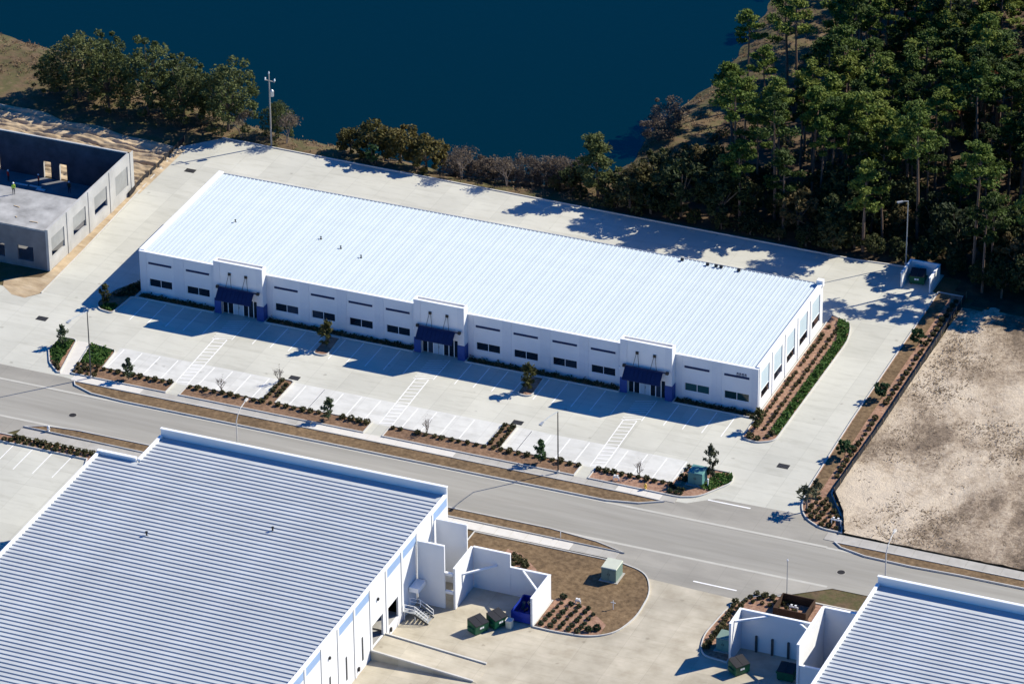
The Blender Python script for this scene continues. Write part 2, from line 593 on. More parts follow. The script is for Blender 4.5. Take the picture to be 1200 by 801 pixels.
def inside(x, y, pts):
    c = False
    n = len(pts)
    j = n - 1
    for i in range(n):
        xi, yi = pts[i]
        xj, yj = pts[j]
        if (yi > y) != (yj > y) and x < (xj - xi) * (y - yi) / (yj - yi) + xi:
            c = not c
        j = i
    return c


# ------------------------------------------------------------------ terrain and lake
SHORE = [(-700, 190), (-300, 120), (-110, 80), (-70, 71.5), (-57.3, 68), (-51, 66.6), (-45.4, 65.6), (-28, 60), (-11.5, 54.5), (-1.8, 52.5), (6, 52.4), (14, 51.5),
         (22.3, 50.4), (31, 50.8), (37.2, 52), (45.2, 58), (46, 64), (45.4, 74), (46.4, 81.8), (48.2, 94.7), (47.7, 107), (46.6, 119.4), (44, 140), (38, 180), (32, 260), (30, 420), (-700, 620)]
_sa = np.array(SHORE, float)


def shore_dist(x, y):
    """signed distance to the shore: positive on land (arrays)"""
    p = np.stack([x, y], -1)[:, None, :]
    a = _sa[None]
    b = np.roll(_sa, -1, 0)[None]
    ab = b - a
    t = np.clip(((p - a) * ab).sum(-1) / (ab * ab).sum(-1), 0, 1)
    d = np.sqrt(((p - a - ab * t[..., None]) ** 2).sum(-1)).min(1)
    yi, yj = a[..., 1], b[..., 1]
    xi, xj = a[..., 0], b[..., 0]
    yy, xx = p[..., 1], p[..., 0]
    cr = ((yi > yy) != (yj > yy)) & (xx < (xj - xi) * (yy - yi) / (yj - yi + 1e-12) + xi)
    ins = cr.sum(1) % 2 == 1
    return np.where(ins, -d, d)


def hnoise(x, y, s, seed):
    g = np.random.default_rng(seed)
    out = np.zeros_like(x)
    for k in range(7):
        a = g.uniform(0, 2 * math.pi)
        f = s * g.uniform(0.6, 1.8)
        out += np.sin((x * math.cos(a) + y * math.sin(a)) * f + g.uniform(0, 6.28)) / 7
    return out


def terrain_h(x, y):
    d = shore_dist(x, y) + hnoise(x, y, 0.8, 5) * 0.9
    h = -1.5 + np.clip(d, -3, 4.2) * (1.44 / 4.2)
    far = np.clip((y - 50) / 20, 0, 1) * np.clip((x - 50) / 8, 0, 1)
    return np.where(d > 4.2, -0.06 + far * (hnoise(x, y, 0.35, 9) * 0.25 + 0.25), h)


def land_z(x, y):
    return float(terrain_h(np.array([float(x)]), np.array([float(y)]))[0])


xs = np.concatenate([[-1500, -900, -500, -300, -200, -130, -90], np.arange(-70, 150.1, 1.6), [165, 190, 240, 320, 500, 900, 1600]])
ys = np.concatenate([[-1500, -900, -500, -300, -200, -150, -120], np.arange(-100, 165.1, 1.6), [180, 200, 240, 300, 420, 640, 1000, 2000]])
gx, gy = np.meshgrid(xs, ys)
gz = terrain_h(gx.ravel(), gy.ravel())
nx_, ny_ = len(xs), len(ys)
gv = np.stack([gx.ravel(), gy.ravel(), gz], -1)
ii = (np.arange(ny_ - 1)[:, None] * nx_ + np.arange(nx_ - 1)[None]).ravel()
gf = np.stack([ii, ii + 1, ii + nx_ + 1, ii + nx_], -1)
me = bpy.data.meshes.new('ground')
me.from_pydata(gv.tolist(), [], gf.tolist())
me.materials.append(M['dry_ground'])
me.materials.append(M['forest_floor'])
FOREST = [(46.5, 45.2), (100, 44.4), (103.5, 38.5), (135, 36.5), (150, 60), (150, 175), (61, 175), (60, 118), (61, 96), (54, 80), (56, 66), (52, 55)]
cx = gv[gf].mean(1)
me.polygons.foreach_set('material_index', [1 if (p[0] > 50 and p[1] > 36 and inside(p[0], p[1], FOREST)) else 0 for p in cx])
me.polygons.foreach_set('use_smooth', [True] * len(me.polygons))
tag(link('ground', me), kind='structure')

MBw = MB().sheet([(-1200, 40), (120, 40), (120, 1000), (-1200, 1000)], -1.5)
struct('lake', MBw, 'lake_water')

# ------------------------------------------------------------------ pavements
struct('road', MB().sheet([(-400, -36.4), (500, -36.4), (500, -27.3), (-400, -27.3)], 0.0), 'road_surface')
LOT = [(-70, -24.6), (101.8, -24.6), (101.5, -18), (100.6, 3), (100.2, 38.6), (98.6, 39.4), (98.6, 44.4), (93.6, 44.6), (86, 44.0), (0, 45.6), (-10, 45.8), (-14.1, 41.5), (-13.6, 29), (-12.7, 8.4), (-12.4, -5.0), (-14, -7.0), (-16, -6.8), (-18.2, -5.0), (-70, -5.0)]
struct('pavement', MB().sheet(LOT, 0.004), 'lot_concrete')
rk = MB()
for (a, b_) in (((-9.9, 45.95), (0, 45.75)), ((0, 45.75), (86, 44.15)), ((86, 44.15), (93.4, 44.75))):
    rk.bar((a[0], a[1], 0.05), (b_[0], b_[1], 0.05), 0.18, 0.18)
for (a, b_) in (((-14.2, 41.5), (-13.72, 29)), ((-13.72, 29), (-12.82, 8.4)), ((-12.82, 8.4), (-12.5, -5.0))):
    rk.bar((a[0], a[1], 0.03), (b_[0], b_[1], 0.03), 0.16, 0.12)
struct('lot_kerb', rk, 'kerb_concrete')
struct('parking_bays', MB().sheet([(4.3, -20.5), (84.0, -20.5), (84.0, -14.6), (4.3, -14.6)], 0.0075), 'bay_concrete')
# aprons and the south yards
apron_w = [(-70, -28.0), (9.0, -28.0), (9.0, -25.2), (2.4, -24.5), (0.4, -24.3), (-70, -24.3)]
apron_e = [(77.0, -28.0), (110.5, -28.0), (109.5, -25.0), (105.4, -23.6), (101.5, -21.5), (90.5, -21.8), (87.4, -24.2), (77.0, -25.2)]
struct('driveway_apron', MB().sheet(apron_w, 0.008), 'old_concrete')
struct('driveway_apron', MB().sheet(apron_e, 0.008), 'old_concrete')
struct('driveway_apron', MB().sheet([(-70, -36.2), (10, -36.2), (10, -38.0), (2, -38.4), (0.5, -40.3), (-70, -40.3)], 0.008), 'old_concrete')
struct('driveway_apron', MB().sheet([(74.0, -36.2), (111, -36.2), (104.8, -40.8), (101.5, -43.0), (88.5, -42.4), (84.0, -40.6), (84.0, -38.3), (74, -38.0)], 0.008), 'old_concrete')
struct('yard', MB().sheet([(65.0, -51.5), (85, -40.0), (101, -40.0), (122, -40.0), (122, -140), (65.0, -140)], 0.004), 'tan_concrete')
struct('pavement', MB().sheet([(-70, -40.0), (22, -40.0), (22, -140), (-70, -140)], 0.004), 'lot_concrete')
# concrete gutters along both kerbs
gm = MB()
for (x0, x1, y) in ((-70, 107, -27.66), (-70, 110, -36.25)):
    gm.sheet([(x0, y - 0.2), (x1, y - 0.2), (x1, y + 0.2), (x0, y + 0.2)], 0.012)
gm.sheet([(107, -28.0), (200, -28.0), (200, -27.6), (107, -27.6)], 0.012)
struct('gutter', gm, 'gutter_concrete')

# verges (dry grass strips with kerbs)
V1 = [(2.6, -24.9), (3.2, -25.9), (6.2, -27.1), (11, -27.45), (78.0, -27.45), (82, -26.6), (84.8, -25.0), (80, -24.8), (60, -24.8), (20, -24.8)]
bed(V1, 'verge_grass', 0.1, name='verge')
V2 = [(2.0, -37.9), (4.6, -36.7), (9, -36.2), (74, -36.15), (80.5, -36.9), (84.6, -38.2), (60, -38.2), (20, -38.2)]
bed(V2, 'verge_grass', 0.1, name='verge')
V3 = [(107.4, -26.3), (108.6, -27.3), (112, -28.15), (118, -28.35), (124, -28.1), (200, -28.1), (200, -26.2), (130, -26.2)]
bed(V3, 'verge_grass', 0.1, name='verge')

# sidewalks made of slabs
SLABS = {}


def slab_mesh(L, W, mat):
    k = (round(L, 2), round(W, 2), mat)
    if k not in SLABS:
        SLABS[k] = MB().box(0, 0, -0.05, L, W, 0.06).mesh('slab', mat)
    return SLABS[k]


def sidewalk(x0, x1, y0, W, L, newspans):
    base = struct('sidewalk', MB().sheet([(x0, y0), (x1, y0), (x1, y0 + W), (x0, y0 + W)], 0.018), 'slab_old')
    n = int((x1 - x0) / L)
    for i in range(n):
        x = x0 + i * L
        mid = x + L / 2
        new = any(a <= mid <= b for a, b in newspans)
        o = link('slab', slab_mesh(L - 0.04, W, 'slab_new' if new else 'slab_old'), base, (x + 0.02, y0, rng.uniform(-0.006, 0.006)))


sidewalk(2.0, 86.0, -24.75, 1.42, 2.0, [(36, 56.5), (2, 12), (78, 84)])
sidewalk(2.0, 84.0, -39.95, 1.7, 2.0, [(60, 77.5)])
sidewalk(106.0, 160.0, -26.1, 1.75, 2.25, [])

# paint
pm = MB()


def pline(x0, y0, x1, y1, w, z=0.014):
    d = Vector((x1 - x0, y1 - y0))
    n = Vector((-d.y, d.x)).normalized() * (w / 2)
    pm.quad((x0 - n.x, y0 - n.y, z), (x1 - n.x, y1 - n.y, z), (x1 + n.x, y1 + n.y, z), (x0 + n.x, y0 + n.y, z))


MOD = (0.0, 28.97, 57.94)
for m_ in MOD:
    for k in range(9):
        x = m_ + 1.9 + 2.63 * k
        if x > m_ + 11.0:
            break
        pline(x, -7.3, x, -1.7, 0.13)
    for x in (m_ + 12.6, m_ + 16.9, m_ + 19.9, m_ + 22.5, m_ + 25.1, m_ + 27.7):
        pline(x, -7.3, x, -1.7, 0.13)
    for k in range(9):       # hatched aisle by the door
        y = -1.9 - 0.62 * k
        pline(m_ + 14.3, y - 1.0, m_ + 16.7, y, 0.13)
    for xx in (m_ + 15.0, m_ + 16.7):   # ladder crossing
        pline(xx, -20.2, xx - 0.35, -7.5, 0.13)
    for k in range(14):
        y = -20.0 + 0.93 * k
        o_ = 0.35 * (y + 20.2) / 12.7
        pline(m_ + 15.07 - o_, y, m_ + 16.63 - o_, y + 0.42, 0.13)
    for k in range(12):
        x = m_ + 4.9 + 2.63 * k
        if abs(x - m_ - 16) < 1.2 or (27.0 < x - m_ < 29.8) or x > 84:
            continue
        pline(x, -20.3, x, -14.9, 0.13)
struct('parking_lines', pm, 'worn_paint')
pm = MB()
pline(89.6, -22.5, 95.2, -22.5, 0.24, 0.02)
pline(94.6, -41.0, 100.2, -41.1, 0.24, 0.02)
struct('stop_line', pm, 'worn_paint')
pm = MB()
for k in range(9):
    x = -8 + 2.75 * k
    if x < 13.5:
        pline(x, -47.8, x, -42.4, 0.11)
struct('parking_lines', pm, 'worn_paint')

# drains and manholes
def grate(x, y, lab, s=0.75):
    t = thing('drain_grate', lab, 'drain', (x, y, 0.0), 'storm drains in the concrete')
    MB().box(x - s, y - s * 0.7, 0.004, x + s, y + s * 0.7, 0.022).build('frame', 'grate_iron', t)
    for k in range(7):
        xx = x - s * 0.8 + k * s * 1.6 / 6
        MB().box(xx - 0.03, y - s * 0.55, 0.022, xx + 0.03, y + s * 0.55, 0.035).build('bar', 'dark_steel', t)


grate(-9.1, -11.3, 'black storm drain grate in the concrete drive near the unfinished building')
grate(-9.7, 35.0, 'black storm drain grate in the concrete behind the warehouse corner')
grate(95.5, -11.3, 'black storm drain grate in the drive beside the right end of the warehouse')
grate(60.3, -13.5, 'dark drain at the head of the planted strip opposite the middle canopy', 0.7)
grate(28.9, -13.5, 'dark drain at the head of the planted strip opposite the first canopy', 0.7)
for (x, y, lab) in ((6.5, -32.8, 'small round manhole cover in the road by the dry verge'), (110.5, -32.5, 'round dark manhole cover in the road by the bare field')):
    t = thing('manhole_cover', lab, 'manhole', (x, y, 0.0), 'manholes in the road')
    MB().lathe((x, y, 0.0), [(0.62, 0.003), (0.62, 0.012), (0.5, 0.014)], 16).build('rim', 'old_concrete', t)
    MB().lathe((x, y, 0.0), [(0.48, 0.012), (0.48, 0.024), (0.4, 0.028)], 16).build('lid', 'grate_iron', t)

# ------------------------------------------------------------------ buildings
X, Y_, Z_ = (1, 0, 0), (0, 1, 0), (0, 0, 1)


def rib_mesh(name, p, L, h, w, axis, mat):
    """one metal roof sheet: flat pan and a raised seam; axis = direction of the seam"""
    prof = [(0, 0), (p - w - 0.02, 0), (p - w, h), (p - 0.02, h), (p, 0)]
    mb = MB()
    for (a, za), (b, zb) in zip(prof[:-1], prof[1:]):
        if axis == 'y':
            mb.quad((a, 0, za), (b, 0, zb), (b, L, zb), (a, L, za))
        else:
            mb.quad((0, -a, za), (0, -b, zb), (L, -b, zb), (L, -a, za))
    return mb.mesh(name, mat)


# ---- the long white warehouse
H1, L1, D1 = 6.4, 88.0, 24.9
w1 = thing('warehouse', 'long white warehouse with pale ribbed roof and three blue entrance canopies', 'building', (0, 0, 0))
EN = [(11.6, 18.75), (40.57, 47.72), (69.54, 76.69)]
spans = [(0.0, 11.6, 2), (18.75, 40.57, 4), (47.72, 69.54, 4), (76.69, 88.0, 2)]


def window(parent, x0, x1, z0, z1, y, gl='dark_glass', n=2):
    fr = MB().box(x0, y - 0.03, z0, x1, y + 0.05, z0 + 0.07).box(x0, y - 0.03, z1 - 0.06, x1, y + 0.05, z1)
    fr.box(x0, y - 0.03, z0 + 0.07, x0 + 0.06, y + 0.05, z1 - 0.06).box(x1 - 0.06, y - 0.03, z0 + 0.07, x1, y + 0.05, z1 - 0.06)
    o = fr.build('window', 'frame_white', parent)
    w = (x1 - x0 - 0.12) / n
    for k in range(n):
        a = x0 + 0.06 + k * w
        MB().box(a + 0.02, y, z0 + 0.07, a + w - 0.02, y + 0.03, z1 - 0.06).build('pane', gl, o)
    for k in range(1, n):
        a = x0 + 0.06 + k * w
        MB().box(a - 0.035, y - 0.02, z0 + 0.07, a + 0.035, y + 0.05, z1 - 0.06).build('mullion', 'frame_white', o)
    return o


for si, (a, b, n) in enumerate(spans):
    pw = (b - a) / n
    for k in range(n):
        x0 = a + k * pw
        ww = 3.4
        off = (pw - ww) / 2 + (0.12 if k == 0 else -0.1 if k == n - 1 else 0.0)
        hs = [(off, 1.3, off + ww, 2.5)]
        wb = MB().wall((x0 + 0.003, 0, 0), X, Y_, pw - 0.006, H1, 0.2, hs)
        pn = wb.build('wall_panel', 'white_wall', w1)
        MB().box(x0 + 0.004, -0.05, 0.02, x0 + off - 0.32, -0.001, H1 - 0.004).build('pier', 'pier_wall', pn)
        MB().box(x0 + off + ww + 0.32, -0.05, 0.02, x0 + pw - 0.004, -0.001, H1 - 0.004).build('pier', 'pier_wall', pn)
        MB().box(x0 + off, -0.07, 4.7, x0 + off + ww, -0.001, 4.98).build('accent_strip', 'navy_metal', pn)
        window(w1, x0 + off + 0.012, x0 + off + ww + 0.008, 1.302, 2.498, 0.09, 'green_glass' if (si == 3) else 'dark_glass')
    MB().box(a - 0.02 if a else -0.02, -0.1, H1, b + 0.02, 0.28, H1 + 0.07).build('coping', 'coping_white', w1)

# side and back walls
hol = [(0.9 + 4.9 * k, 1.35, 4.0 + 4.9 * k, 5.4) for k in range(5)]
MB().wall((L1, 0.2, 0), Y_, (-1, 0, 0), D1 - 0.4, H1, 0.2, hol).build('side_wall', 'white_wall', w1)
for k in range(5):
    y0 = 0.2 + 0.9 + 4.9 * k
    fld = MB().box(L1 - 0.16, y0, 2.62, L1 - 0.1, y0 + 3.1, 5.4).build('recessed_panel', 'recess_blue', w1)
    fr = MB().box(L1 - 0.18, y0, 1.35, L1 - 0.06, y0 + 3.1, 1.42).box(L1 - 0.18, y0, 2.55, L1 - 0.06, y0 + 3.1, 2.62)
    wo = fr.build('window', 'frame_white', w1)
    for q in range(2):
        MB().box(L1 - 0.15, y0 + 0.04 + 1.53 * q, 1.42, L1 - 0.1, y0 + 1.52 + 1.53 * q, 2.55).build('pane', 'dark_glass', wo)
    pr = MB().box(L1 + 0.001, y0 - 0.85, 0.02, L1 + 0.07, y0 - 0.25, H1 - 0.01)
    pr.build('pier', 'white_wall', w1)
MB().wall((0, 0.2, 0), Y_, X, D1 - 0.4, H1, 0.2).build('side_wall', 'white_wall', w1)
MB().wall((0, D1, 0), X, (0, -1, 0), L1, H1 - 0.25, 0.2).build('rear_wall', 'white_wall', w1)
MB().box(L1 - 0.42, 0.28, H1, L1 + 0.06, D1 - 0.6, H1 + 0.2).build('coping', 'coping_white', w1)
MB().box(-0.12, 0.28, H1, 0.62, D1 + 0.06, H1 + 0.16).build('coping', 'coping_white', w1)
MB().box(L1 - 0.75, D1 - 0.6, H1 - 0.3, L1 + 0.12, D1 + 0.16, H1 + 0.62).build('corner_pier', 'white_wall', w1)
MB().box(0.6, D1, H1 - 0.26, L1 - 0.8, D1 + 0.16, H1 - 0.1).build('gutter', 'galv_steel', w1)
for k in range(14):
    x = 4 + k * 6.1
    MB().box(x, D1 + 0.002, 0.05, x + 0.12, D1 + 0.12, H1 - 0.27).build('downpipe', 'coping_white', w1)
# roof sheets
ro = MB().box(0.25, 0.22, H1 - 0.32, L1 - 0.25, D1 - 0.05, H1 - 0.19).build('roof', 'roof_white', w1)
NP = 146
px1 = (L1 - 1.06) / NP
pmesh = rib_mesh('roof_sheet', px1, D1 - 0.32, 0.085, 0.12, 'y', 'roof_white')
for k in range(NP):
    link('roof_sheet', pmesh, ro, (0.63 + k * px1, 0.29, H1 - 0.17))
for (x, y) in ((21.1, 12.3), (24.7, 10.8), (28.3, 9.4), (8.3, 12.5)):
    vt = MB().lathe((x, y, H1 - 0.17), [(0.16, 0), (0.16, 0.06), (0.07, 0.08), (0.07, 0.3), (0.12, 0.32), (0.12, 0.4), (0.04, 0.43)], 10)
    vt.build('roof_vent', 'dark_steel', w1)
for x in (68.2, 71.8, 73.0, 73.7, 76.2):
    MB().box(x, D1 - 0.75, H1 - 0.1, x + 0.4, D1 - 0.45, H1 + 0.22).build('rain_box', 'black_metal', w1)

# entrances
for e, (a, b) in enumerate(EN):
    bw = b - a
    HE = 7.75
    f0 = -1.2
    en = MB().wall((a, f0, 0), X, Y_, bw, HE, 0.25, [(0.95, -1, 6.2, 2.75)])
    en.wall((a, f0 + 0.25, 0), Y_, X, 0.95, HE, 0.25).wall((b, f0 + 0.25, 0), Y_, (-1, 0, 0), 0.95, HE, 0.25)
    en.box(a + 0.25, -0.25, H1 - 0.3, b - 0.25, -0.002, HE - 0.03)
    eo = en.build('entrance_block', 'white_wall', w1)
    MB().box(a - 0.04, f0 - 0.05, HE, b + 0.04, f0 + 0.32, HE + 0.06).build('coping', 'coping_white', eo)
    for (u, v) in ((0.012, 0.93), (6.22, bw - 0.012)):
        MB().box(a + u, f0 - 0.07, 2.3, a + v, f0 - 0.001, HE - 0.004).build('pier', 'pier_wall', eo)
        MB().box(a + u - 0.03, f0 - 0.1, 0.02, a + v + 0.03, f0 - 0.002, 2.2).build('blue_base', 'royal_blue', eo)
    MB().box(b + 0.001, f0 - 0.06, 0.02, b + 0.05, -0.08, 2.2).build('blue_base', 'royal_blue', eo)
    # storefront glazing
    gy = f0 + 0.42
    xs_ = [0.95, 1.75, 2.55, 4.0, 4.75, 5.5, 6.2]
    for k in range(6):
        u, v = a + xs_[k], a + xs_[k + 1]
        if k == 2:
            d_ = MB().box(u + 0.05, gy - 0.02, 0.03, v - 0.05, gy + 0.04, 2.3).build('door', 'door_pale', eo)
            MB().box((u + v) / 2 - 0.02, gy - 0.035, 0.05, (u + v) / 2 + 0.02, gy - 0.021, 2.28).build('door_split', 'dark_steel', d_)
            MB().box((u + v) / 2 + 0.07, gy - 0.07, 0.95, (u + v) / 2 + 0.1, gy - 0.022, 1.3).build('handle', 'dark_steel', d_)
            MB().box(u + 0.05, gy, 2.36, v - 0.05, gy + 0.03, 2.73).build('pane', 'dark_glass', eo)
        else:
            MB().box(u + 0.05, gy, 0.1, v - 0.05, gy + 0.03, 2.73).build('pane', 'dark_glass', eo)
    ml = MB()
    for u in xs_:
        ml.box(a + u - 0.05 + (0.055 if u == 0.95 else -0.055 if u == 6.2 else 0), gy - 0.04, 0.01, a + u + 0.05 + (0.055 if u == 0.95 else -0.055 if u == 6.2 else 0), gy + 0.06, 2.74)
    ml.build('mullion', 'frame_white', eo)
    # canopy
    ry, rz_ = f0 - 0.5, 4.25
    cy, cz = f0 - 1.7, 2.95
    ca = MB()
    u0, u1 = a + 0.85, a + 6.05
    ca.add([(u0, ry, rz_), (u1, ry, rz_), (u1, cy, cz), (u0, cy, cz), (u0, ry, rz_ - 0.09), (u1, ry, rz_ - 0.09), (u1, cy, cz - 0.09), (u0, cy, cz - 0.09)],
           [(0, 3, 2, 1), (4, 5, 6, 7), (0, 1, 5, 4), (1, 2, 6, 5), (2, 3, 7, 6), (3, 0, 4, 7)])
    co = ca.build('canopy', 'navy_metal', w1)
    for k in range(9):
        x = u0 + 0.25 + k * (u1 - u0 - 0.5) / 8
        MB().bar((x, ry - 0.02, rz_ + 0.02), (x, cy + 0.02, cz + 0.02), 0.06).build('canopy_rib', 'navy_metal', co)
    MB().tube((a + 0.72, ry, rz_ + 0.04), (a + 6.65, ry, rz_ + 0.04), 0.1).build('rail', 'navy_metal', co)
    for x in (a + 0.72, a + 6.65):
        MB().box(x - 0.18, ry - 0.17, rz_ - 0.12, x + 0.18, ry + 0.17, rz_ + 0.22).build('rail_end', 'black_metal', co)
        MB().bar((x, ry + 0.1, rz_), (x, f0 - 0.075, rz_), 0.09).build('bracket', 'navy_metal', co)
    for x in (a + 2.35, a + 4.75):
        MB().box(x - 0.19, f0 - 0.16, 6.05, x + 0.19, f0 - 0.002, 6.4).build('anchor', 'black_metal', co)
        for d in (-0.42, 0.42):
            MB().tube((x + d * 0.25, f0 - 0.12, 6.08), (x + d, ry, rz_ + 0.12), 0.035, n=6).build('tie_rod', 'dark_steel', co)
    lm = MB().box(a - 0.55, -0.3, 2.75, a - 0.25, -0.075, 3.1)
    lm.build('wall_lamp', 'frame_white', w1)

# address figures, too small to read, high on the last front panel
ad = MB()
for k in range(4):
    x = 85.05 + k * 0.36
    ad.box(x, -0.03, 5.02, x + 0.08, -0.002, 5.42).box(x + 0.08, -0.03, 5.3, x + 0.24, -0.002, 5.42).box(x + 0.16, -0.03, 5.02, x + 0.24, -0.002, 5.3)
ad.build('address_number', 'navy_metal', w1)

# ---- south-west warehouse
H3 = 9.7


def foreground_house(label, xw, xe, yn, ys_, wsouth, xwing=None):
    t = thing('warehouse', label, 'building', (xw, yn, 0))
    # walls
    MB().wall((xw, yn, 0), X, (0, -1, 0), xe - xw, H3 + 1.0, 0.25).build('front_wall', 'white_wall', t)
    cp = MB().box(xw - 0.06, yn - 0.34, H3 + 1.0, xe + 0.06, yn + 0.06, H3 + 1.1).build('coping', 'coping_white', t)
    MB().wall((xw, wsouth, 0), Y_, X, yn - 0.25 - wsouth, H3 - 0.1, 0.2).build('west_wall', 'white_wall', t)
    MB().box(xw - 0.1, wsouth, H3 - 0.1, xw + 0.28, yn - 0.36, H3 + 0.2).build('coping', 'coping_white', t)
    rf = MB().box(xw + 0.3, ys_, H3 - 0.35, xe - 0.3, yn - 0.26, H3 - 0.12).build('roof', 'roof_galv', t)
    p = 0.83
    y0 = 1.55                                   # flat flashing behind the parapet
    n = int((yn - y0 - ys_) / p)
    ms = rib_mesh('roof_sheet', p, xe - xw - 0.62, 0.125, 0.15, 'x', 'roof_galv')
    m2 = rib_mesh('roof_sheet', p, xe - xwing - 0.62, 0.125, 0.15, 'x', 'roof_galv') if xwing else None
    for k in range(n):
        wide = xwing and -y0 - k * p + yn < wsouth - 0.4
        link('roof_sheet', m2 if wide else ms, rf, ((xwing - xw if wide else 0) + 0.3, -y0 - k * p, H3 - 0.1))
    return t, rf


b3, b3r = foreground_house('large warehouse with grey-blue ribbed roof and white loading dock wall', 27.2, 65.5, -48.0, -110.0, -54.6, 21.8)
# west wing of the roof
MB().wall((21.8, -54.6, 0), X, (0, -1, 0), 5.25, H3 + 0.35, 0.25).build('wing_wall', 'white_wall', b3)
MB().box(21.75, -54.95, H3 + 0.35, 27.05, -54.5, H3 + 0.45).build('coping', 'coping_white', b3)
MB().wall((21.8, -110, 0), Y_, X, 55.1, H3 - 0.1, 0.2).build('west_wall', 'white_wall', b3)
MB().box(21.7, -110, H3 - 0.1, 22.08, -54.96, H3 + 0.2).build('coping', 'coping_white', b3)
wr = MB().box(22.1, -110, H3 - 0.35, 27.45, -54.86, H3 - 0.12).build('wing_roof', 'roof_galv', b3)
# east wall panels
seams = [-48.25, -53.0, -57.6, -62.15, -66.7, -71.3, -75.85, -80.4, -84.95, -89.5, -94.1, -98.7, -103.3, -110]
opens = {3: [(0.5, 1.2, 3.9, 4.3)], 4: [(0.4, 1.2, 4.1, 4.4)]}
blue = {0, 2, 3, 5, 6, 8, 9, 11}
for k in range(len(seams) - 1):
    ya, yb = seams[k], seams[k + 1]
    W = ya - yb - 0.1
    hs = []
    if k == 3:
        hs = [(0.55, 1.2, 3.55, 4.0)]
    if k == 4:
        hs = [(0.35, 1.2, 3.75, 4.2)]
    pn = MB().wall((65.5, yb + 0.05, 0), Y_, (-1, 0, 0), W, H3 - 0.05, 0.25, hs).build('wall_panel', 'white_wall', b3)
    MB().box(65.26, yb - 0.05, 0, 65.42, yb + 0.05, H3 - 0.06).build('joint', 'dark_steel', pn)
    MB().box(65.501, yb + 0.06, 0.02, 65.58, yb + 0.5, H3 - 0.06).build('pier', 'white_wall', pn)
    if k in blue:
        MB().box(65.501, yb + 0.62, H3 - 1.45, 65.53, ya - 0.12, H3 - 0.35).build('blue_band', 'light_blue', pn)
    if k in (3, 4):
        MB().box(61.0, yb + 0.2, 0.9, 65.2, ya - 0.2, 1.15).build('dock_floor', 'deck_concrete', pn)
        MB().box(60.9, yb + 0.2, 1.15, 61.0, ya - 0.2, 5.0).build('dock_back', 'pier_wall', pn)
        MB().box(65.51, yb + 1.0, 0.55, 65.72, yb + 1.3, 1.05).build('dock_bumper', 'black_metal', pn)
    if k >= 5:
        MB().box(65.502, yb + 2.2, 1.25, 65.56, yb + 2.5, 4.4).build('door_slot', 'dark_steel', pn)
        MB().box(65.51, yb + 0.8, 0.6, 65.72, yb + 1.15, 1.05).build('dock_bumper', 'black_metal', pn)
    if k in (4, 7, 10):
        MB().box(65.501, (ya + yb) / 2 - 0.15, 6.9, 65.72, (ya + yb) / 2 + 0.15, 7.2).build('wall_lamp', 'black_metal', pn)
MB().box(65.2, -110, H3 - 0.05, 65.62, -48.35, H3 + 0.12).build('coping', 'coping_white', b3)
for (x, y) in ((49.5, -63.5), (36, -70)):
    MB().lathe((x, y, H3 - 0.1), [(0.22, 0), (0.1, 0.1), (0.1, 0.45), (0.18, 0.48), (0.18, 0.6)], 8).build('roof_vent', 'black_metal', b3)

# ---- south-east warehouse
b4, b4r = foreground_house('warehouse with grey-blue ribbed roof beside the shaded service yard', 120.2, 170.0, -48.0, -110.0, -110.0)
MB().wall((170.0, -110, 0), Y_, (-1, 0, 0), 61.7, H3, 0.25).build('east_wall', 'white_wall', b4)

MB().wall((21.8, -110.05, 0), X, (0, -1, 0), 43.7, H3 + 0.2, 0.2).build('rear_wall', 'white_wall', b3)
MB().wall((120.2, -110.05, 0), X, (0, -1, 0), 49.8, H3 + 0.2, 0.2).build('rear_wall', 'white_wall', b4)

# ---- screen walls of the loading yard
def screen(name, label, segs, braces=()):
    base = segs[0][0]
    t = thing('screen_wall', label, 'screen wall', (base[0], base[1], 0))
    for (p, q, z0, z1, th) in segs:
        d = (Vector(q) - Vector(p)).normalized()
        n = Vector((-d.y, d.x)) * (th / 2)
        pts = [(p[0] - n.x, p[1] - n.y), (q[0] - n.x, q[1] - n.y), (q[0] + n.x, q[1] + n.y), (p[0] + n.x, p[1] + n.y)]
        o = MB().prism(pts, z0, z1 - 0.1, True).build('wall_panel', 'white_wall', t)
        n2 = n * 1.25
        pts2 = [(p[0] - n2.x, p[1] - n2.y), (q[0] - n2.x, q[1] - n2.y), (q[0] + n2.x, q[1] + n2.y), (p[0] + n2.x, p[1] + n2.y)]
        MB().prism(pts2, z1 - 0.1, z1, True).build('coping', 'coping_white', o)
    for (p, q) in braces:
        MB().bar(p, q, 0.22).build('brace', 'coping_white', t)
    return t


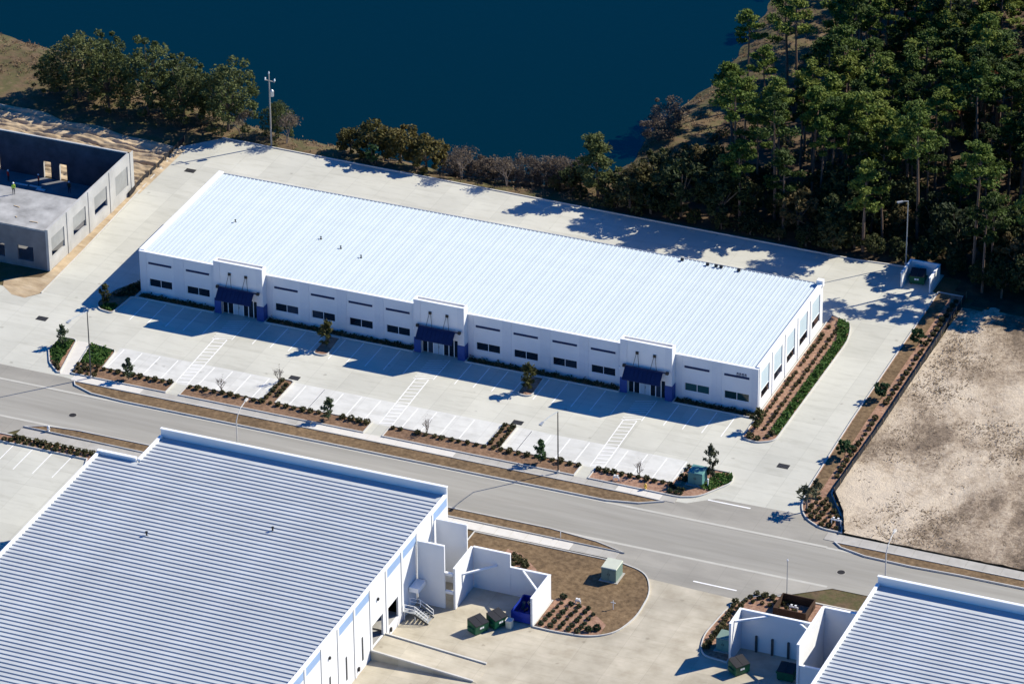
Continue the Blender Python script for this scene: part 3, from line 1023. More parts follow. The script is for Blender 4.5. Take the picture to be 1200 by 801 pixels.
screen('screen_wall', 'tall white stepped screen wall hiding the dumpsters beside the loading dock', [
    ((65.72, -57.6), (69.2, -57.6), 0, 8.7, 0.25),
    ((65.72, -52.0), (69.75, -52.0), 0, 8.6, 0.25),
    ((70.35, -52.0), (70.35, -57.5), 0, 5.7, 0.25),
    ((70.5, -51.9), (75.3, -51.9), 0, 5.7, 0.25),
    ((75.32, -51.9), (80.2, -51.9), 0, 3.9, 0.25),
    ((80.33, -51.75), (80.33, -57.6), 0, 3.9, 0.25),
    ((69.22, -57.5), (70.2, -57.5), 4.6, 5.0, 0.3),
    ((69.22, -57.5), (70.2, -57.5), 2.1, 2.45, 0.3),
], [((77.0, -52.05, 3.75), (80.15, -55.4, 3.75)), ((70.5, -55.4, 3.75), (73.6, -52.05, 3.75))])
screen('screen_wall', 'white screen walls with corner braces round the shaded service yard', [
    ((105.05, -52.7), (114.9, -52.7), 0, 5.4, 0.25),
    ((104.9, -52.55), (104.9, -56.3), 0, 5.4, 0.25),
    ((115.2, -53.0), (115.2, -61.8), 0, 8.2, 0.3),
    ((115.05, -52.8), (120.0, -52.8), 0, 8.1, 0.3),
    ((115.4, -61.6), (118.4, -61.6), 0, 5.4, 0.25),
], [((105.05, -55.2, 5.1), (108.3, -52.85, 5.1)), ((112.3, -52.85, 5.1), (115.0, -54.9, 5.1))])

# ramp up to the dock door
t = thing('loading_ramp', 'sloping concrete ramp with low kerbs up to the dock door', 'ramp', (65.5, -69.3, 0))
MB().add([(65.6, -71.4, 0.01), (79.0, -71.4, 0.01), (79.0, -67.2, 0.01), (65.6, -67.2, 0.01), (65.6, -71.4, 1.2), (79.0, -71.4, 0.03), (79.0, -67.2, 0.03), (65.6, -67.2, 1.2)],
         [(4, 5, 6, 7), (0, 1, 5, 4), (2, 3, 7, 6), (3, 0, 4, 7), (1, 2, 6, 5)]).build('slope', 'tan_concrete', t)
for y in (-71.3, -67.3):
    MB().bar((65.62, y, 1.28), (78.6, y, 0.14), 0.24, 0.2).build('kerb', 'kerb_concrete', t)

# steel stairs
t = thing('dock_stairs', 'steel stairs with handrails up to the warehouse side door', 'stairs', (66.5, -61, 0))
MB().box(65.6, -61.9, 1.08, 67.1, -60.2, 1.16).build('landing', 'galv_steel', t)
for k in range(5):
    MB().box(67.1 + 0.32 * k, -61.9, 0.9 - 0.2 * k, 67.42 + 0.32 * k, -60.2, 0.94 - 0.2 * k).build('tread', 'galv_steel', t)
for y in (-61.9, -60.2):
    MB().bar((67.05, y, 1.02), (68.8, y, 0.02), 0.06, 0.25).build('stringer', 'dark_steel', t)
    for dz in (0.5, 1.0):
        MB().bar((65.7, y, 1.16 + dz), (67.1, y, 1.16 + dz), 0.05).build('handrail', 'frame_white', t)
        MB().bar((67.1, y, 1.16 + dz), (68.75, y, 0.1 + dz), 0.05).build('handrail', 'frame_white', t)
    for x, z in ((65.75, 1.16), (67.1, 1.16), (68.75, 0.05)):
        MB().bar((x, y, 0.0), (x, y, z + 1.0), 0.06).build('post', 'frame_white', t)
MB().box(65.6, -60.1, 2.9, 66.8, -57.9, 3.5).build('door_hood', 'frame_white', t)


# dumpsters
def dumpster(x, y, rz, label, body='dumpster_green', mark=True):
    t = thing('dumpster', label, 'dumpster', (x, y, 0), 'dumpsters in the yards', rz)
    old = ROOT[t.name]
    ROOT[t.name] = Vector((0, 0, 0))
    w, d = 1.0, 0.75
    bo = MB()
    bo.add([(-w, -d, 0.15), (w, -d, 0.15), (w, d, 0.15), (-w, d, 0.15), (-w, -d - 0.12, 1.25), (w, -d - 0.12, 1.25), (w, d, 1.65), (-w, d, 1.65)],
           [(0, 3, 2, 1), (4, 5, 6, 7), (0, 1, 5, 4), (1, 2, 6, 5), (2, 3, 7, 6), (3, 0, 4, 7)])
    b = bo.build('bin', body, t)
    for s in (-1, 1):
        MB().add([(s * 0.5 - 0.48, -d - 0.16, 1.28), (s * 0.5 + 0.48, -d - 0.16, 1.28), (s * 0.5 + 0.48, d + 0.03, 1.7), (s * 0.5 - 0.48, d + 0.03, 1.7),
                  (s * 0.5 - 0.48, -d - 0.16, 1.36), (s * 0.5 + 0.48, -d - 0.16, 1.36), (s * 0.5 + 0.48, d + 0.03, 1.78), (s * 0.5 - 0.48, d + 0.03, 1.78)],
                 [(0, 3, 2, 1), (4, 5, 6, 7), (0, 1, 5, 4), (1, 2, 6, 5), (2, 3, 7, 6), (3, 0, 4, 7)]).build('lid', 'dumpster_lid', t)
        MB().box(s * w - 0.12 + s * 0.12, -0.5, 0.75, s * w + 0.12 + s * 0.12, 0.5, 0.95).build('lift_sleeve', body, t)
        for yy in (-0.6, 0.6):
            MB().lathe((s * 0.8, yy, 0.0), [(0.1, 0.01), (0.1, 0.15)], 8).build('wheel', 'black_metal', t)
    if mark:
        for k, (a, c) in enumerate(((-0.35, 0.3), (0.02, 0.22))):
            MB().box(a, -d - 0.115, 0.75, a + c, -d - 0.08, 0.98).build('white_mark', 'frame_white', t)


dumpster(74.8, -60.9, R(62), 'dark green dumpster standing alone in the sun near the screen wall')
dumpster(76.4, -58.9, R(64), 'dark green dumpster half in shade with pale sticker beside the cream bin')
dumpster(106.6, -57.8, R(55), 'dumpster with rusty lid in the shaded service yard', mark=True)
dumpster(112.3, -57.0, R(0), 'dark dumpster deep inside the shaded service yard', mark=False)
t = thing('bin', 'cream lidded bin between the dark dumpster and the blue container', 'bin', (78.0, -59.0, 0))
MB().prism(fillet([(77.6, -59.2), (78.35, -59.2), (78.35, -58.4), (77.6, -58.4)], 0.12), 0.05, 1.0, True).build('body', 'transformer_beige', t)
MB().prism(fillet([(77.55, -59.25), (78.4, -59.25), (78.4, -58.35), (77.55, -58.35)], 0.12), 1.0, 1.12, True).build('lid', 'slab_new', t)
t = thing('open_container', 'bright blue open-topped waste container in the shade of the screen wall', 'container', (78.9, -55.6, 0))
MB().box(77.6, -57.4, 0.12, 80.05, -53.4, 0.24).build('floor', 'machine_blue', t)
MB().box(77.6, -57.4, 0.24, 77.7, -53.4, 1.45).build('side', 'machine_blue', t)
MB().box(79.95, -57.4, 0.24, 80.05, -53.4, 1.45).build('side', 'machine_blue', t)
MB().box(77.7, -57.4, 0.24, 79.95, -57.3, 1.45).build('end', 'machine_blue', t)
MB().box(77.7, -53.5, 0.24, 79.95, -53.4, 1.45).build('end', 'machine_blue', t)
for k in range(5):
    MB().box(77.52, -57.2 + k * 0.9, 0.24, 77.6, -57.08 + k * 0.9, 1.4).build('rib', 'machine_blue', t)
for k in range(9):
    x, y = rng.uniform(78.0, 79.5), rng.uniform(-56.9, -54.0)
    MB().bar((x, y, rng.uniform(0.5, 0.9)), (x + rng.uniform(-0.5, 0.5), y + rng.uniform(-0.6, 0.6), rng.uniform(0.7, 1.5)), rng.uniform(0.2, 0.5), 0.12).build('rubbish', rng.choice(['black_metal', 'timber', 'dark_steel', 'white_board']), t)

# wall-mounted kit and skids in the service yard
for (x, lab) in ((107.0, 'first'), (109.0, 'second'), (111.0, 'third'), (113.0, 'fourth')):
    MB().box(x - 0.12, -53.1, 0, x + 0.12, -52.85, 2.2).solo('steel_post', 'dark_steel', 'dark steel post against the shaded service yard wall', 'post', 'posts along the service yard wall')

# rear refuse enclosure
t = thing('refuse_enclosure', 'small white three-sided refuse enclosure at the edge of the wood', 'enclosure', (96, 40.5, 0))
MB().box(94.2, 42.9, 0, 98.4, 43.1, 2.2).build('rear_wall', 'white_wall', t)
MB().box(94.2, 38.9, 0, 94.4, 42.895, 2.2).build('side_wall', 'white_wall', t)
MB().box(98.2, 38.9, 0, 98.4, 42.895, 2.2).build('side_wall', 'white_wall', t)
for k, (x0, y0, x1, y1) in enumerate(((94.15, 42.85, 98.45, 43.15), (94.15, 38.85, 94.45, 42.845), (98.15, 38.85, 98.45, 42.845))):
    MB().box(x0, y0, 2.2, x1, y1, 2.28).build('coping', 'coping_white', t)
dumpster(95.9, 41.2, R(8), 'dumpster with pale lid inside the small white refuse enclosure')

# ---- the unfinished building
uf = thing('unfinished_building', 'unfinished grey concrete building shell with open window bays', 'building', (-14.3, 1, 0))
UH = 6.3
hs = [(1.0 + 6.4 * k, 1.6, 4.8 + 6.4 * k, 4.6) for k in range(4)]
MB().wall((-14.3, 0.9, 0), Y_, (-1, 0, 0), 25.0, UH, 0.3, hs).build('east_wall', 'raw_concrete', uf)
for k in range(4):
    y0 = 0.9 + 1.0 + 6.4 * k
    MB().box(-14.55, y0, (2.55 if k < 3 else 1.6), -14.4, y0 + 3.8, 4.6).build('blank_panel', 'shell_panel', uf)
    MB().box(-14.3 + 0.002, y0 + 4.6, 0.02, -14.22, y0 + 5.5, UH - 0.02).build('pier', 'raw_concrete', uf)
MB().box(-14.298, 0.92, 0.02, -14.22, 1.5, UH - 0.02).build('pier', 'raw_concrete', uf)
doors = [(-27.9 + 70, 0, -26.7 + 70, 2.6), (-25.4 + 70, 0, -24.2 + 70, 2.6), (-17.6 + 70, 0, -16.2 + 70, 2.6), (-36 + 70, 0, -34.8 + 70, 2.6), (-45 + 70, 0, -41 + 70, 3.4)]
MB().wall((-70, 25.9, 0), X, (0, -1, 0), 55.68, UH, 0.3, doors).build('rear_wall', 'raw_concrete', uf)
MB().wall((-70.05, 0.9, 0), Y_, (-1, 0, 0), 25.0, UH, 0.3).build('west_wall', 'raw_concrete', uf)
fh = [(46.8, 1.0, 49.0, 3.0), (51.0, 1.0, 53.4, 3.2), (40.5, 1.0, 43.0, 3.0)]
MB().wall((-70, 0.9, 0), X, Y_, 55.4, 5.85, 0.3, fh).build('front_wall', 'shell_shaded_grey', uf)
MB().box(-70, 0.95, 5.86, -14.62, 10.8, 6.12).build('roof_deck', 'deck_concrete', uf)
MB().box(-70, 1.25, -0.02, -14.65, 25.5, 0.05).build('floor_slab', 'shell_shaded_grey', uf)  # slab's shade is in its darker grey
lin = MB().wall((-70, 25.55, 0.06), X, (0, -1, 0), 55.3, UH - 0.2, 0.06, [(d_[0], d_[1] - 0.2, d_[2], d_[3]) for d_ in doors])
lin.build('shade_lining', 'interior_shade', uf)  # added sheet over the rear wall, its dark colour is painted shade
MB().wall((-14.62, 0.95 + 9.95, 0.06), Y_, (-1, 0, 0), 14.5, UH - 0.25, 0.06, [(h_[0] - 10, h_[1], h_[2] - 10, h_[3]) for h_ in hs[1:]]).build('shade_lining', 'interior_shade', uf)  # same added shade-coloured sheet inside the east wall
for k in range(5):
    MB().box(-20 - 9 * k, 10.4, 0.05, -19.6 - 9 * k, 10.78, 5.85).build('column', 'raw_concrete', uf)
for (x, y, z, dx, dy) in ((-30.8, 22.2, 0.05, 1.9, 0.3), (-28.6, 22.3, 0.05, 1.8, 0.3), (-27.2, 21.6, 0.05, 1.3, 0.5)):
    MB().box(x, y, z, x + dx, y + dy, z + 0.12).solo('white_board', 'white_board', 'pale board lying on the unfinished building floor', 'board', 'boards on the slab')
for k in range(7):
    x, y = rng.uniform(-40, -16), rng.uniform(2, 10)
    MB().bar((x, y, 6.17), (x + rng.uniform(-1.5, 1.5), y + rng.uniform(-0.6, 0.6), 6.17), 0.14, 0.08).solo('timber', 'timber', 'loose timber lying on the unfinished roof deck', 'timber', 'timbers on the deck')

# ------------------------------------------------------------------ planting beds
# foundation beds and islands of the long warehouse
for (a, b) in ((0.0, 11.5), (18.9, 40.5), (47.85, 69.45), (76.8, 88.0)):
    bed([(a, -1.55), (b, -1.55), (b, -0.09), (a, -0.09)], 'mulch_brown', 0.08)
ISL1 = fillet([(-4.4, -4.6), (-3.2, -6.4), (-1.0, -6.7), (-0.6, -1.8), (-0.1, -1.6), (-0.1, 3.0), (-1.6, 3.0), (-3.6, -0.6)], [0.8, 0.8, 0.6, 0, 0, 0, 0, 0.5])
bed(ISL1, 'mulch_brown')
bed(fillet([(28.3, -6.9), (30.5, -6.9), (30.2, -1.7), (28.3, -1.7)], [1, 1, 0, 0]), 'mulch')
bed(fillet([(57.3, -6.9), (59.5, -6.9), (59.2, -1.7), (57.3, -1.7)], [1, 1, 0, 0]), 'mulch')
# west corner islands beside the path
bed(fillet([(-4.5, -15.0), (-4.4, -18.6), (-2.6, -21.8), (-0.5, -23.7), (-0.05, -23.6), (-1.9, -15.2), (-2.4, -14.8)], [0.6, 0.5, 0.5, 0.2, 0, 0.3, 0.3]), 'mulch')
bed(fillet([(0.1, -15.0), (4.2, -15.6), (4.6, -20.3), (15.1, -20.3), (15.1, -23.3), (1.4, -23.3)], [0.3, 0.8, 0, 0, 0, 0]), 'mulch_brown')
FB = {}
for i, (a, b, isl) in enumerate(((16.9, 43.1, 28.4), (45.6, 72.0, 59.8))):
    bed([(a, -23.3), (b, -23.3), (b, -20.35), (isl + 1.05, -20.35), (isl + 1.05, -14.8), (isl + 0.6, -14.4), (isl - 0.6, -14.4), (isl - 1.05, -14.8), (isl - 1.05, -20.35), (a, -20.35)], 'mulch_brown')
bed(fillet([(73.8, -23.3), (86.0, -23.4), (88.4, -22.4), (91.2, -17.5), (90.2, -15.4), (84.6, -15.4), (83.9, -20.35), (73.8, -20.35)], [0, 0.8, 1.2, 1.2, 0.8, 0.5, 0, 0]), 'mulch')
struct('footpath', MB().sheet([(-1.85, -15.0), (0.0, -23.9), (1.3, -23.6), (0.0, -14.9)], 0.02), 'slab_new')
# east strip along the gable
bed(fillet([(88.2, -6.9), (90.5, -7.2), (92.5, -6.0), (92.6, 22.5), (91.4, 27.0), (88.2, 28.2)], [1.0, 0.6, 1.0, 3, 2, 0]), 'mulch')
# east boundary bed
EB = fillet([(99.35, 39.4), (99.7, 3), (100.2, -15), (100.7, -19.5), (102.2, -22.4), (105.0, -24.0), (107.7, -24.0), (106.2, -20.0), (103.4, -15.5), (103.6, 3), (103.4, 21), (103.0, 39.4)], [0, 0, 0, 1.5, 1.5, 1, 0, 0.5, 0.5, 0, 0, 0])
bed(EB, 'mulch')
struct('verge', MB().sheet([(99.6, 39.2), (99.95, 3), (100.5, -15), (101.1, -18.5), (102.0, -17.5), (101.6, 3), (101.3, 39.2)], 0.11), 'verge_grass')
# near side islands
NI = fillet([(65.6, -40.3), (85, -40.4), (88.8, -41.4), (90.9, -45.5), (91.3, -51.5), (90.2, -55.6), (87.6, -57.5), (83.3, -57.9), (80.5, -57.8), (80.5, -51.6), (65.6, -51.8)], [0, 0.5, 2, 2, 3, 2, 2, 1, 0, 0, 0])
bed(NI, 'verge_grass', 0.1, name='verge')
struct('planting_bed', MB().sheet([(80.7, -51.2), (81.6, -50.2), (85.1, -51.4), (88.5, -54.2), (88.6, -56.6), (87.3, -57.2), (83.3, -57.6), (80.7, -57.5)], 0.11), 'mulch')
struct('planting_bed', MB().sheet([(71.0, -42.6), (73.0, -43.0), (76.0, -45.6), (77.2, -47.6), (78.6, -51.2), (71.0, -51.2)], 0.11), 'mulch')
NB = fillet([(100.7, -54.9), (100.0, -52), (100.6, -44.5), (103, -41.2), (106, -40.4), (119.9, -40.4), (119.9, -52.4), (104.7, -52.4), (104.7, -56.6), (101.6, -56.2)], [0.8, 1.5, 2, 1.5, 1, 0, 0, 0, 0, 0.8])
bed(NB, 'mulch')
struct('verge', MB().sheet([(111.5, -41), (119.7, -40.8), (119.7, -52.2), (115.5, -52.2)], 0.11), 'verge_grass')
bed([(-60, -42.3), (13.3, -42.3), (15.2, -48.2), (16.6, -47.8), (15.6, -40.4), (-60, -40.4)], 'mulch')
# unfinished site: dirt strip, sand, front dirt
struct('dirt_strip', MB().sheet([(-14.25, 0.9), (-14.6, -1.0), (-17, -2), (-19, -3.4), (-18.3, -5.0), (-16, -6.8), (-14, -7.0), (-12.5, -5.0), (-12.85, 8.4), (-13.75, 29), (-14.3, 41.5), (-15.2, 41.5), (-14.4, 26)], 0.012), 'sand')


def sand_sheet():
    x = np.arange(-75, -13.0, 0.3)
    y = np.arange(26.0, 47.5, 0.16)
    a, b = np.meshgrid(x, y)
    w = b + 0.07 * (a + 14) + hnoise(a, b, 0.25, 21) * 1.2
    w2 = b - 0.10 * (a + 14) + hnoise(a, b, 0.2, 22) * 2.2
    rut = -np.abs(np.sin(w * 1.35 + hnoise(a, b, 0.5, 14) * 1.6)) ** 14 * 0.34 - np.abs(np.sin(w2 * 0.95)) ** 18 * 0.3
    rut += np.abs(np.sin(w * 2.7 + hnoise(a, b, 0.45, 4) * 4)) ** 6 * 0.2 + hnoise(a, b, 1.3, 8) * 0.22 + hnoise(a, b, 3.2, 18) * 0.1 + nr.normal(0, 0.02, a.shape)
    edge = np.clip((b - 26) / 1.5, 0, 1) * np.clip((-13.4 - a) / 1.5, 0, 1)
    north = 42.5 - 0.12 * (a + 30) + hnoise(a, b, 0.6, 3) * 1.3
    fade = np.clip((north - b) / 1.2, -1, 1)
    z = 0.02 + edge * (0.4 + rut) * np.clip(fade, 0, 1) - np.clip(-fade, 0, 1) * 0.4
    ny2, nx2 = a.shape
    v = np.stack([a.ravel(), b.ravel(), z.ravel()], -1)
    i = (np.arange(ny2 - 1)[:, None] * nx2 + np.arange(nx2 - 1)[None]).ravel()
    f = np.stack([i, i + 1, i + nx2 + 1, i + nx2], -1)
    keep = v[f][:, :, 2].min(1) > -0.1
    m = bpy.data.meshes.new('sandy_ground')
    m.from_pydata(v.tolist(), [], f[keep].tolist())
    m.materials.append(M['sand'])
    m.polygons.foreach_set('use_smooth', [True] * len(m.polygons))
    tag(link('sandy_ground', m), kind='structure')


sand_sheet()


def field_sheet():
    x = np.concatenate([np.arange(103.7, 150, 0.7), [160, 200]])
    y = np.arange(-24.0, 40.1, 0.7)
    a, b = np.meshgrid(x, y)
    z = 0.03 + hnoise(a, b, 0.5, 31) * 0.12 + hnoise(a, b, 1.8, 32) * 0.1 + nr.normal(0, 0.035, a.shape)
    a = a + np.where(a < 103.75, np.clip((-15 - b) * 0.42, 0, 4.2), 0)
    ny2, nx2 = a.shape
    v = np.stack([a.ravel(), b.ravel(), z.ravel() + 0.12], -1)
    i = (np.arange(ny2 - 1)[:, None] * nx2 + np.arange(nx2 - 1)[None]).ravel()
    f = np.stack([i, i + 1, i + nx2 + 1, i + nx2], -1)
    cc = v[f].mean(1)
    keep = (cc[:, 0] > 103.7 + np.clip((-15 - cc[:, 1]) * 0.45, 0, 4.2)) & (cc[:, 1] < 36.6 + 2.2 * hnoise(cc[:, 0], cc[:, 1], 0.9, 51))
    m = bpy.data.meshes.new('bare_field')
    m.from_pydata(v.tolist(), [], f[keep].tolist())
    m.materials.append(M['bare_field'])
    m.polygons.foreach_set('use_smooth', [True] * len(m.polygons))
    tag(link('bare_field', m), kind='structure')


field_sheet()


# ------------------------------------------------------------------ silt fences
def silt_fence(pts, label):
    t = thing('silt_fence', label, 'fence', (pts[0][0], pts[0][1], 0))
    for (a, b) in zip(pts[:-1], pts[1:]):
        L = math.dist(a, b)
        n = max(1, round(L / 2.4))
        for k in range(n):
            p = [a[i] + (b[i] - a[i]) * k / n for i in (0, 1)]
            q = [a[i] + (b[i] - a[i]) * (k + 1) / n for i in (0, 1)]
            sag = rng.uniform(-0.06, 0.06)
            MB().bar((p[0], p[1], 0.44), (q[0], q[1], 0.44 + sag), 0.03, 0.86).build('fabric', 'silt_fence', t)
            MB().bar((p[0] + 0.05, p[1], 0), (p[0] + 0.05, p[1], 1.0), 0.05).build('stake', 'wood_stake', t)


silt_fence([(103.25, 39.3), (103.6, 21), (103.8, 3), (103.6, -15.4), (106.4, -20.0), (107.9, -23.9)], 'black silt fence between planted bed and the bare field')
silt_fence([(-14.5, 43.0), (-14.3, 36), (-14.35, 29), (-14.0, 24.5)], 'black silt fence beside the sandy ground of the building site')

# ------------------------------------------------------------------ foliage meshes
def leaf_quads(cent, size, up=0.35, g=nr, aspect=1.0):
    n = len(cent)
    nrm = g.normal(size=(n, 3))
    nrm[:, 2] = np.abs(nrm[:, 2]) + up
    nrm /= np.linalg.norm(nrm, axis=1)[:, None]
    r = g.normal(size=(n, 3))
    u = np.cross(nrm, r)
    u /= np.linalg.norm(u, axis=1)[:, None]
    w = np.cross(nrm, u)
    s = size * g.uniform(0.6, 1.3, (n, 1))
    u = u * s
    w = w * s * aspect
    v = np.stack([cent - u * 0.5 - w * 0.2, cent + w * 0.75 - u * 0.1, cent + u * 0.5 + w * 0.2, cent - w * 0.75 + u * 0.1], 1)
    return v.reshape(-1, 3)


def blob(c, rad, n, g=nr, shell=0.55):
    d = g.normal(size=(n, 3))
    d /= np.linalg.norm(d, axis=1)[:, None]
    r = shell + (1 - shell) * g.uniform(size=(n, 1)) ** 0.7
    return np.array(c) + d * r * np.array(rad)


def quads_mesh(name, verts, mat):
    n = len(verts) // 4
    m = bpy.data.meshes.new(name)
    m.vertices.add(len(verts))
    m.vertices.foreach_set('co', verts.astype(np.float32).ravel())
    m.loops.add(len(verts))
    m.loops.foreach_set('vertex_index', np.arange(len(verts), dtype=np.int32))
    m.polygons.add(n)
    m.polygons.foreach_set('loop_start', np.arange(0, len(verts), 4, dtype=np.int32))
    m.materials.append(M[mat])
    m.update(calc_edges=True)
    m.validate()
    return m


def limb(mb, p, q, r0, r1, n=6, segs=3, wob=0.08):
    p, q = Vector(p), Vector(q)
    L = (q - p).length
    a = p
    for k in range(1, segs + 1):
        t = k / segs
        b = p.lerp(q, t) + Vector((rng.uniform(-1, 1), rng.uniform(-1, 1), 0)) * wob * L * (1 if k < segs else 0)
        mb.tube(a, b, r0 + (r1 - r0) * (k - 1) / segs, r0 + (r1 - r0) * t, n, False)
        a = b
    return a


def make_pine(h, seed, mat='pine_leaf', low=0.5, rad=2.6, dens=1.0):
    g = np.random.default_rng(seed)
    tr = MB()
    bend = g.uniform(-0.5, 0.5, 2)
    pts = [(0, 0, -0.5), (bend[0] * 0.3, bend[1] * 0.3, h * 0.35), (bend[0], bend[1], h * 0.7), (bend[0] * 1.1, bend[1] * 1.1, h * 0.97)]
    rr = [0.24, 0.19, 0.12, 0.03]
    for k in range(3):
        tr.tube(pts[k], pts[k + 1], rr[k], rr[k + 1], 7, False)
    cents = []
    nb = int(14 * dens)
    for k in range(nb):
        t = low + (1 - low) * (k + 0.5) / nb
        prof = math.sin(min(1, (t - low) / (1 - low) * 1.05 + 0.18) * math.pi) ** 0.7
        L = rad * (0.35 + 0.75 * prof) * g.uniform(0.55, 1.1)
        az = k * 2.4 + g.uniform(-0.5, 0.5)
        z = h * t * 0.97
        bx, by = bend[0] * min(1, t / 0.7), bend[1] * min(1, t / 0.7)
        e = (bx + math.cos(az) * L, by + math.sin(az) * L, z + 0.25 * L)
        tr.tube((bx, by, z - 0.3), e, 0.06, 0.02, 4, False)
        for f, s in ((1.0, 1.0), (0.6, 0.85)):
            c = (bx + math.cos(az) * L * f, by + math.sin(az) * L * f, z + 0.25 * L * f + 0.1)
            rb = g.uniform(0.65, 1.2) * s
            cents.append(blob(c, (rb, rb, rb * 0.5), int(100 * s), g, 0.25))
    cents.append(blob((pts[3][0], pts[3][1], h * 0.96), (0.7, 0.7, 0.7), 60, g, 0.3))
    v = leaf_quads(np.concatenate(cents), 0.23, 0.5, g, 1.4)
    return tr.mesh('trunk', 'bark_pine'), quads_mesh('crown', v, mat)


def make_broad(h, rad, seed, mat='oak_leaf', low=0.18, n=34, leaf=0.3, per=85, bark='bark_oak', trunk_r=0.22, ragged=0.2):
    g = np.random.default_rng(seed)
    tr = MB()
    tr.tube((0, 0, -0.4), (0.1, 0.05, h * 0.3), trunk_r, trunk_r * 0.75, 7, False)
    cents = []
    for k in range(n):
        t = (k + 0.5) / n
        ph = math.acos(1 - 1.75 * t) if t < 1 else math.pi
        az = k * 2.399 + g.uniform(-0.3, 0.3)
        rr = g.uniform(0.6, 1.0 + ragged)
        zc = h * (low + (1 - low) * 0.5)
        c = (math.cos(az) * math.sin(ph) * rad * rr * 0.82, math.sin(az) * math.sin(ph) * rad * rr * 0.82, zc + math.cos(ph) * (1 - low) * h * 0.42 * rr)
        if k % 3 == 0:
            tr.tube((0.1, 0.05, h * 0.28), c, trunk_r * 0.4, 0.03, 5, False)
        rb = rad * g.uniform(0.2, 0.42) * (1.0 if rr < 1 else 0.6)
        cents.append(blob(c, (rb, rb, rb * 0.8), per, g, 0.45))
    v = leaf_quads(np.concatenate(cents), leaf, 0.4, g, 1.1)
    return tr.mesh('trunk', bark), quads_mesh('crown', v, mat)


def make_bare(h, seed, leafy=0):
    g = random.Random(seed)
    tr = MB()
    tips = []

    def grow(p, d, L, r, lev):
        q = p + d * L
        tr.tube(p, q, r, r * 0.65, 5 if lev < 2 else 3, False)
        if lev >= 4:
            tips.append(q)
            return
        for _ in range(3 if lev < 3 else 2):
            a = Vector((g.gauss(0, 0.55), g.gauss(0, 0.55), g.uniform(0.2, 0.9)))
            grow(q, (d * 0.75 + a * 0.8).normalized(), L * g.uniform(0.6, 0.8), max(0.018, r * 0.6), lev + 1)

    for _ in range(2):
        grow(Vector((g.uniform(-0.15, 0.15), g.uniform(-0.15, 0.15), -0.2)), Vector((g.uniform(-0.25, 0.25), g.uniform(-0.25, 0.25), 1)).normalized(), h * 0.3, 0.1, 0)
    gg = np.random.default_rng(seed)
    c = np.array([[t.x, t.y, t.z] for t in tips])
    c = np.repeat(c, 5, 0) + gg.normal(0, 0.28, (len(c) * 5, 3))
    v = leaf_quads(c, 0.12, 0.2, gg, 2.2)
    return tr.mesh('trunk', 'bark_bare'), quads_mesh('twigs', v, 'twig_leaf')


def make_cone(h, rad, seed, mat, low=0.12, n=420, leaf=0.2):
    """young tree: narrow pointed crown on a thin stem"""
    g = np.random.default_rng(seed)
    tr = MB()
    tr.tube((0, 0, 0.0), (0, 0, h * 0.9), 0.05, 0.015, 5, False)
    nb = 22
    bt = g.uniform(0, 1, nb)
    baz = np.arange(nb) * 2.4 + g.uniform(-0.4, 0.4, nb)
    bl = rad * np.clip(np.sin((bt * 0.86 + 0.12) ** 0.75 * math.pi), 0.12, 1) * g.uniform(0.55, 1.15, nb)
    j = g.integers(0, nb, n)
    u = g.uniform(0.15, 1, n) ** 0.7
    r = bl[j] * u
    c = np.stack([np.cos(baz[j]) * r, np.sin(baz[j]) * r, h * (low + (1 - low) * (bt[j] * 0.93)) + r * 0.55], -1) + g.normal(0, 0.09, (n, 3))
    for k in range(12):
        i = k * 13
        tr.tube((0, 0, c[i, 2] - 0.2), tuple(c[i]), 0.02, 0.008, 3, False)
    return tr.mesh('trunk', 'bark_oak'), quads_mesh('crown', leaf_quads(c, leaf, 0.3, g, 1.5), mat)


def make_shrub(seed, mat, r=0.5, h=0.62, n=110):
    g = np.random.default_rng(seed)
    v = leaf_quads(blob((0, 0, h * 0.5), (r, r, h * 0.55), n, g, 0.5), 0.19, 0.5, g, 1.2)
    return quads_mesh('shrub', v, mat)


def put(name, label, cat, pair, loc, group=None, rz=None, s=1.0, sz=None, names=('trunk', 'crown')):
    t = thing(name, label, cat, loc, group, rng.uniform(0, 6.28) if rz is None else rz)
    t.scale = (s, s, sz or s)
    for nm, me_ in zip(names, pair):
        o = link(nm, me_, t)
        if nm == 'twigs':
            o['kind'] = 'stuff'
    return t


# ------------------------------------------------------------------ shrubs in the beds
SH = [make_shrub(100 + i, 'shrub_leaf') for i in range(4)]
SG = [make_shrub(120 + i, 'shrub_green') for i in range(4)]


def shrub(x, y, label, group, pool=SH, s=1.0, z=0.08):
    o = link('shrub', rng.choice(pool), None, (x + rng.uniform(-0.07, 0.07), y + rng.uniform(-0.07, 0.07), z))
    o.rotation_euler = (0, 0, rng.uniform(0, 6.28))
    k = s * rng.uniform(0.62, 1.08)
    o.scale = (k, k, k * rng.uniform(0.85, 1.15))
    tag(o, label, 'shrub', group)


def row(x0, y0, x1, y1, sp, label, group, pool=SH, s=1.0):
    n = max(1, round(math.dist((x0, y0), (x1, y1)) / sp))
    for k in range(n + 1):
        t = k / n
        if rng.random() < 0.04:
            continue
        shrub(x0 + (x1 - x0) * t, y0 + (y1 - y0) * t, label, group, pool, s)


